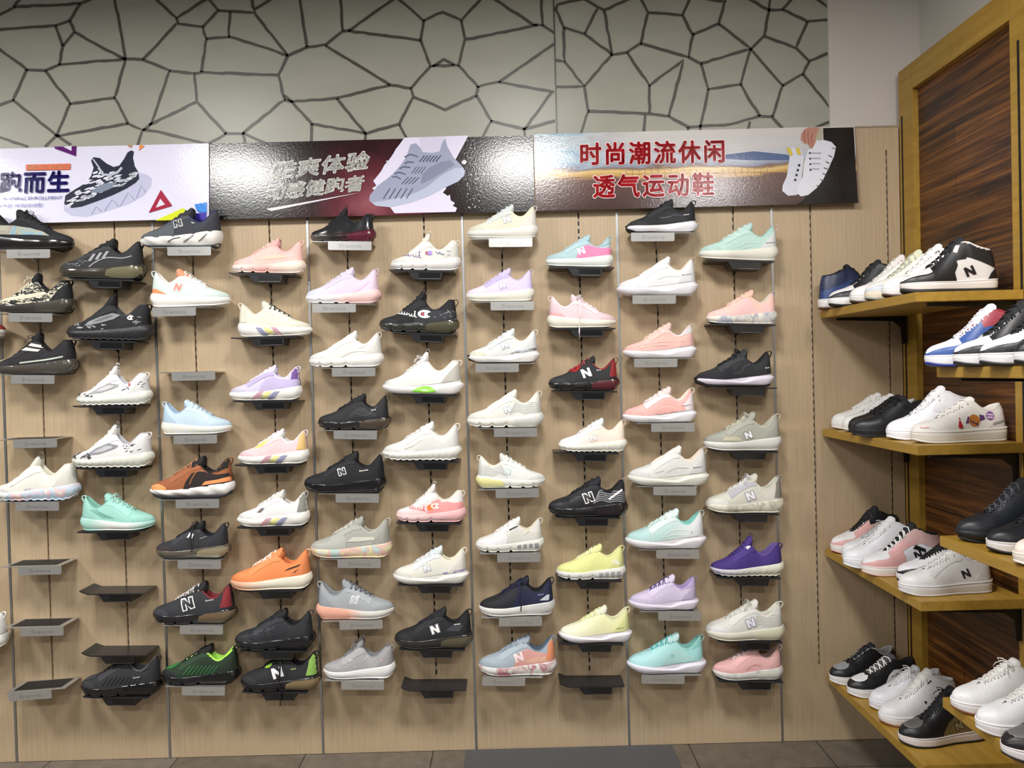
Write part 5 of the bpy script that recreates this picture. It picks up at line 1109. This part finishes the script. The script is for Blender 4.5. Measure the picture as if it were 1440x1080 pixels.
 (979, 1084, 546, 0, 2, D(u='#2b2c2f', s='#dcd3e2', st='wave', o='#131315', wrap=1, ot=.026, t='#2f3033', i='#1a1a1c', l='#151517', bow=1, p='#161618', d=[('mud', '#1e1d26'), ('quarter2', '#24252a'), ('line', [[(.46,.17),(.56,.19),(.60,.26),(.68,.29)]], .014, '#3d3f45'), ('dash', .88, .24, .06, '#d9d9d9')]), 'dark grey shoe with white sole and black toe wrap', 'k'),
 (990, 1096, 636, 0, 2, D(u='#a6a698', s='#d9d8d0', st='foam', sm='gel', t='#a9a998', i='#b9b6a2', l='#cfc9ae', bow=1, p='#c3bfa8', um='suede', d=[('poly', [[(.20,.13),(.24,.17),(.34,.185),(.44,.165),(.46,.125)]], '#c4bb9a'), ('N', .545, .20, .085, '#e9e9ee', '#7f7f78')]), 'taupe grey shoe with cream laces and white N', 'k'),
 (993, 1099, 724, 0, 2, D(u='#d3cfc0', s='dye:#d9d4c0:#dedac2:#b4ae9a:#dcd7c6', st='foam', sm='gel', t='#d0ccbd', i='#c9c5b4', l='#e3e2e4', bow=1, p='#9a9484', d=[('toe', '#dcdad0'), ('eye', '#b9b6c0'), ('heelhi', '#847f76'), ('N', .545, .22, .10, '#eceaee', '#9a98a4')]), 'cream shoe with white N and grey heel tab', 'k'),
 (1000, 1099, 814, 0, 2, D(form='sock', u='#46307f', s='grad:#e0dcc2:#d9d6cc:#b9b4c9', st='ripple', sm='boost', t='#46307f', i='#5a3f96', l='#3c2870', p='#3c2870', d=[('poly', [[(.44,.41),(.50,.445),(.535,.405),(.49,.37)]], '#e6e4ea', 'print', 'tongue_label')]), 'purple knit shoe with a bumpy cream sole', 'k'),
 (993, 1100, 904, 0, 2, D(u='#dddbd2', s='#dcd8c2', st='foam', t='#e0ded2', i='#e2dfcf', l='#d6d4c8', bow=1, p='#d3d0c0', d=[('waves', '#c3c0b4'), ('toe', '#e0e0e0'), ('N', .545, .225, .10, '#e6e6ee', '#9a9aa8'), ('bubble', '#dcd9b4')]), 'off white shoe with outlined N above the lowest pink one', 'k', 'thin'),
 (1003, 1098, 960, 0, 2, D(u='#e9a6a2', s='dye:#dfdcd2:#d9d9d2:#b9b4b0', st='foam', sm='gel', t='#e8a29d', i='#b98f88', l='#dcd2cf', p='#e2bdb4', d=[('line', [[(.44,.15),(.56,.22),(.66,.20)]], .01, '#d99a96'), ('bubble', '#dcdccf')]), 'salmon pink shoe on the lowest right black bracket', 'k'),
]
for row in WALL: place_wall_shoe(*row)

def empty_silver(px_slot, pyfront, lip, tilt, label):
    p = at(px_slot, pyfront, -.112); sl = nearest_slot(at(px_slot, pyfront, 0).x)
    silver_bracket(sl, p.z, math.radians(tilt), at(lip, pyfront, -.112).x-sl, label)
empty_silver(68, 616.5, 57, 0, 'empty silver bracket above the cream tie-dye soled shoe')
empty_silver(70, 795, 63, 0, 'empty silver bracket below the cream tie-dye soled shoe')
empty_silver(72, 881, 69, 0, 'empty silver bracket, middle one of the lower left three')
empty_silver(74, 970, 42, -3, 'tilted empty silver bracket at the lower left, nearest the floor')
empty_silver(283, 522, 277, 0, 'empty silver bracket above the light blue shoe')
def empty_black(px_slot, pyfront, tilt, label):
    p = at(px_slot, pyfront, -.108); sl = nearest_slot(at(px_slot, pyfront, 0).x); black_bracket(sl, p.z, math.radians(tilt), label, .011, -.094 if pyfront == 921 else -.030)
empty_black(177, 834, 1, 'empty black bracket below the mint green shoe')
empty_black(179, 921, 1, 'empty black bracket just above the charcoal black shoe')
empty_black(617, 970, 1, 'empty black bracket below a black shoe, beside the grey knit shoe')
empty_black(832, 965, 1, 'empty black bracket below the pale yellow shoe')

# ------------------------------------------------------------------ sneakers on the side shelves
def shelf_shoe(px_toe, py_toe, y, z, spec, label, yaw=0, L=.288, name='court_sneaker', rev=False, group='court sneakers on the side shelves'):
    o = make_shoe(name, spec, rev, L)
    p = at(px_toe, py_toe, y); g = math.radians(yaw)
    if rev: o.location = (p.x, y, z+.001); o.rotation_euler = (0, 0, g)
    else: o.location = (p.x+L*math.cos(g), y+L*math.sin(g)*.5, z+.001); o.rotation_euler = (0, 0, PI+g)
    tag(o, label, 'shoe', group); return o
HT = 'high_top_sneaker'
CU = 'cup'
MIDT = D(form='mid', st=CU)
z = Z_S[0]
shelf_shoe(1151, 420, -.070, z, D(form='mid', st=CU, u='#24365f', s='#e0dcd8', o='#6b4a3c', t='#15161c', i='#16171d', l='#15161b', d=[('quarter', '#2c447a'), ('midcollar', '#1a2547')]), 'navy high-top at the wall end of the top shelf', name=HT, rev=True)
shelf_shoe(1165.5, 420, -.180, z, D(form='mid', st=CU, u='#e2e0de', s='#e8e6e4', o='#1a1a1c', t='#1a1a1d', i='#1a1a1d', l='#161618', d=[('mud', '#202125'), ('midcollar', '#1b1b1e'), ('eye', '#1e1e22'), ('heel', '#1c1c20')]), 'black and white high-top beside the navy one', name=HT)
shelf_shoe(1195.5, 415, -.292, z, D(form='mid', st=CU, u='#e6e3dd', s='#dddad4', o='#5a4438', t='#e3d9d8', i='#dcd8d0', l='#e6e2da', d=[('disc', .60, .52, .02, '#8a3b52')]), 'white high-top with a brown sole, third from the wall', name=HT)
shelf_shoe(1216.5, 412, -.402, z, D(form='mid', st=CU, u='#dfdcd2', s='#e0cfb6', o='#8f9594', t='#d9dbb4', i='#d6d2c4', l='#b9b6a4', d=[('mud', '#b9c2cf')]), 'white high-top with pale yellow tongue and grey toe', name=HT)
shelf_shoe(1241, 410, -.515, z, D(form='mid', st=CU, u='#e8e6e3', s='#e6e3df', o='#54433a', t='#eceaea', i='#e3e0dc', l='#e9e7e4', d=[('N', .585, .50, .04, '#2a2a2e')]), 'white high-top right behind the black and white N one', name=HT)
shelf_shoe(1266.5, 408, -.628, z, D(form='mid', st=CU, u='#dfdad6', s='#e2dbd6', o='#1d1c1d', ot=.034, t='#1c1c20', i='#e6dcd6', l='#14141a', bow=0, d=[('mud', '#17171a'), ('box', '#e6e3df'), ('eye', '#15151a'), ('poly', [[(.27,.13),(.31,.20),(.37,.235),(.46,.30),(.53,.34),(.54,.28),(.50,.20),(.52,.10),(.4,.09)]], '#17171a'), ('midcollar', '#1a1a1d'), ('poly', [[(.84,.12),(.88,.19),(.93,.235),(1.0,.26),(1.02,.12)]], '#18181b', 'leather', 'heel_counter'), ('N', .66, .215, .10, '#17171a'), ('poly', [[(.515,.42),(.56,.50),(.59,.49),(.55,.41)]], '#e0dcda', 'print', 'tongue_label')]), 'black and white high-top with large N at the front of the top shelf', name=HT, L=.292)
z = Z_S[1]
WL = D(form='low', st=CU, u='#e6e5e2', s='#e6e4e0', t='#e4e2de', i='#dddbd7', l='#e6e4e0')
shelf_shoe(1168.5, 588, -.064, z, dict(WL, d=[('toe', '#e2e1de')]), 'white low sneaker at the wall end of the second shelf', yaw=4)
shelf_shoe(1184, 590, -.176, z, dict(WL, d=[('eye', '#dcdad6')]), 'white low sneaker tucked behind the plain black pair', yaw=4)
BL = D(form='low', st=CU, u='#1b1c20', s='#1a1b1e', o='#151517', t='#17171a', i='#1a1a1d', l='#111113')
shelf_shoe(1192, 598, -.275, z, dict(BL, d=[('toe', '#212228')]), 'plain black low sneaker farther back on the second shelf', yaw=5)
shelf_shoe(1197, 602, -.380, z, dict(BL, bow=1, d=[('quarter2', '#22242a'), ('eye', '#1d1e23')]), 'plain black low sneaker nearer the camera on the second shelf', yaw=5)
shelf_shoe(1246, 610, -.508, z, D(form='mid', st=CU, u='#e8e6ec', s='#e9e7ec', t='#e6e4e8', i='#dcd9de', l='#e9e7ea', d=[('strap', '#dfdde6'), ('toe', '#e4e2e8'), ('disc', .56, .43, .008, '#b98a7a')]), 'white strapped high-top behind the sticker covered sneaker', yaw=3, name=HT)
st_ = shelf_shoe(1281, 612, -.625, z, D(form='low', st=CU, k=1.12, u='#e0dcd4', s='#dcd8cc', t='#e4e0d9', i='#dcd6cc', l='#e6e2dc', d=[('heel', '#cfc4c0'), ('disc', .60, .225, .062, '#b87434'), ('poly', [[(.50,.20),(.535,.20),(.55,.26),(.535,.27),(.52,.235)], [(.66,.22),(.72,.235),(.71,.275),(.66,.285)]], '#5a3a6a', 'print', 'sticker_fringe'),
   ('script', .555, .215, .085, '#4a2f5c'), ('disc', .775, .27, .045, '#8a5a94'), ('line', [[(.74,.285),(.81,.275)], [(.745,.255),(.805,.25)]], .012, '#dcd2dc'), ('poly', [[(.41,.16),(.425,.215),(.44,.235),(.455,.20),(.465,.165),(.445,.145)]], '#b02430', 'print', 'sticker'), ('poly', [[(.43,.24),(.44,.235),(.45,.25),(.44,.26)]], '#b02430', 'print', 'sticker'), ('line', [[(.80,.185),(.86,.20),(.95,.22)]], .02, '#8d8a86'), ('line', [[(.05,.165),(.12,.165)]], .012, '#d9a9a4')]), 'white sneaker covered in round ball team stickers', yaw=2, L=.292)
z = Z_S[2]
shelf_shoe(1166, 765, -.072, z, D(form='mid', st=CU, u='#e6e4e2', s='#e9e2dc', o='#e0a9a2', t='#1b1b1e', i='#1a1a1c', l='#151517', d=[('mud', '#dd9a96'), ('eye', '#dd9e9a'), ('midcollar', '#1c1c1f')]), 'pink toed high-top with black laces, by the wall', yaw=8, name=HT)
shelf_shoe(1182, 775, -.172, z, D(form='low', st=CU, u='#dfe2e6', s='#e2e4e8', t='#b9bcbc', i='#a9acac', l='#c9cccc', bow=1), 'white sneaker with silvery grey laces', yaw=7)
shelf_shoe(1184, 788, -.281, z, D(form='mid', st=CU, u='#e4e6ec', s='#e6e8ee', t='#e2e2e4', i='#d9d9dc', l='#e6e6e8'), 'white high-top between two other sneakers on the pink toe shelf', yaw=7, name=HT)
shelf_shoe(1210, 800, -.385, z, D(form='mid', st=CU, u='#e4e4ea', s='#ece4de', o='#e3b3a6', t='#17171a', i='#16161a', l='#e6e4e4', d=[('mud', '#dc9a98'), ('eye', '#dd9c9a'), ('N', .62, .23, .09, '#1a1a1e'), ('midcollar', '#d8a9a4'), ('heel', '#1c1c20'), ('poly', [[(.56,.30),(.66,.27),(.72,.25),(.72,.29),(.6,.34)]], '#17171a')]), 'pink toed high-top with a black N', yaw=6, name=HT)
shelf_shoe(1260, 812, -.500, z, D(form='low', st=CU, u='#e2e2e6', s='#e6e4e6', o='#1a1a1c', t='#17171a', i='#151518', l='#131316', d=[('mud', '#1a1a1d'), ('collar', '#17171a'), ('heel', '#17171a')]), 'black and white low sneaker behind the silver N one', yaw=4)
shelf_shoe(1263, 820, -.618, z, D(form='low', st=CU, u='#dedcda', s='#dbd8d8', o='#d5d0ce', t='#dddbd8', i='#cfccc9', l='#dcdad6', d=[('heel', '#d5d2d0'), ('eye', '#d9d7d4'), ('N', .66, .215, .085, '#55565a', None, 'foil')]), 'white low sneaker with a silver N, frontmost on its shelf', yaw=3, L=.290)
z = Z_S[3]
shelf_shoe(1163, 952, -.070, z, D(form='low', st=CU, u='#1c1c20', s='#e4e2e0', t='#22222a', i='#a9a9a6', l='#131316', d=[('box', '#8f9498'), ('mud', '#1b1b1f')]), 'black low sneaker with a grey toe box, by the wall', yaw=13)
shelf_shoe(1188, 965, -.185, z, D(form='low', st=CU, u='#1c1c1f', s='#e6e4e4', t='#55565a', i='#1a1a1c', l='#e9e7e4', d=[('box', '#e6e6ea'), ('mud', '#19191c'), ('quarter2', '#e0e0e2'), ('N', .60, .20, .085, '#e0e0e2', '#1a1a1c')]), 'black and white low sneaker with white laces', yaw=12)
shelf_shoe(1219, 985, -.300, z, D(form='low', st=CU, u='#e2e2ea', s='#e4e2ea', t='#d0d0d2', i='#b9b9b6', l='#dcdcdc', bow=1), 'white low sneaker beside the black and white one', yaw=11)
shelf_shoe(1233, 1005, -.415, z, D(form='mid', st=CU, u='#e2e0e2', s='#e6e2e2', o='#a9684c', t='#dcdad6', i='#c9c6c2', l='#dcdad4', d=[('line', [[(.56,.44),(.61,.475)]], .014, '#2a2a2e'), ('disc', .50, .25, .016, '#222226')]), 'white gum soled high-top behind the silver toed one', yaw=9, name=HT)
shelf_shoe(1261, 1035, -.560, z, D(form='mid', st=CU, u='#17171a', s='#e0d6d4', o='#1a181a', t='#141416', i='#16161a', l='#101012', bow=1, d=[('box', '#9a9a9a', 'foil'), ('mud', '#161618'), ('quarter2', '#8a8368', 'foil'), ('N', .62, .20, .08, '#8a8368', '#2a261e')]), 'silver toed black high-top on the lowest shelf', yaw=8, name=HT)
z = Z_T[0]
shelf_shoe(1302, 508, -.880, z, D(form='mid', st=CU, u='#e4e4e8', s='#e6e4ea', o='#1f2f8a', t='#e6e6ea', i='#8a1f2c', l='#eceaf0', d=[('mud', '#2f4f8f'), ('eye', '#33508f'), ('midcollar', '#9a2030'), ('heel', '#8a1f2c')]), 'blue, white and red high-top on the right edge', name=HT)
shelf_shoe(1342, 508, -.995, z, D(form='mid', st=CU, u='#e0e0e2', s='#e6e4e6', o='#19191b', t='#17171a', i='#151518', l='#121214', d=[('mud', '#19191d'), ('midcollar', '#161619'), ('eye', '#18181b')]), 'black and white high-top beside the blue, white and red one', name=HT)
shelf_shoe(1379, 506, -1.108, z, D(form='mid', st=CU, u='#e2e0e2', s='#e6e4e6', o='#1a1a1c', t='#17171a', i='#151518', l='#121214', d=[('mud', '#17171a'), ('box', '#e6e4e6'), ('midcollar', '#151517')]), 'black and white high-top nearest the right photo edge, before the last', name=HT)
shelf_shoe(1428, 506, -1.222, z, D(form='mid', st=CU, u='#1b1b1e', s='#e6e4e6', o='#1a1a1c', t='#17171a', i='#151518', l='#121214'), 'mostly cut off black toe at the right photo edge, upper shelf', name=HT)
z = Z_T[1]
shelf_shoe(1346, 742, -.895, z, D(form='mid', st='foam', u='#20242a', s='#15171a', o='#121315', t='#15161a', i='#121316', l='#4a4e55'), 'black leather boot on the right edge', name='ankle_boot')
shelf_shoe(1387, 752, -1.020, z, D(form='low', st=CU, u='#1b1c22', s='#e2dedc', o='#17171a', t='#16171b', i='#141518', l='#1a1b20'), 'black low sneaker with a white sole beside the leather boot', yaw=3)
shelf_shoe(1423, 772, -1.150, z, D(form='low', st=CU, u='#e3d3c4', s='#e6dacb', t='#e0d0c2', i='#d6c6b6', l='#e6dacb'), 'cream sneaker mostly cut off at the right photo edge', yaw=5)
z = Z_T[2]
shelf_shoe(1336, 975, -.900, z, D(form='low', st=CU, u='#e3e2e0', s='#e6e2e2', o='#7a4630', t='#dedcd6', i='#cfccc6', l='#dcd9d2', bow=1, d=[('poly', [[(.55,.17),(.60,.20),(.74,.23),(.72,.18)]], '#5a5c62')]), 'white gum soled sneaker with grey side flash, lower right', yaw=4)
shelf_shoe(1370, 1000, -1.020, z, D(form='low', st=CU, u='#e2e1e4', s='#e6e3e6', o='#d6cfcf', t='#dddbd8', i='#cfccc8', l='#dddad4', bow=0), 'white sneaker beside the gum soled one, lower right', yaw=5)
shelf_shoe(1405, 1040, -1.150, z, D(form='low', st=CU, u='#1c1719', s='#e2dbdc', o='#1c1719', t='#161417', i='#151316', l='#121013', d=[('box', '#a3a3a6', 'foil'), ('mud', '#1d181b')]), 'black sneaker with silver toe box, lower right corner', yaw=6)
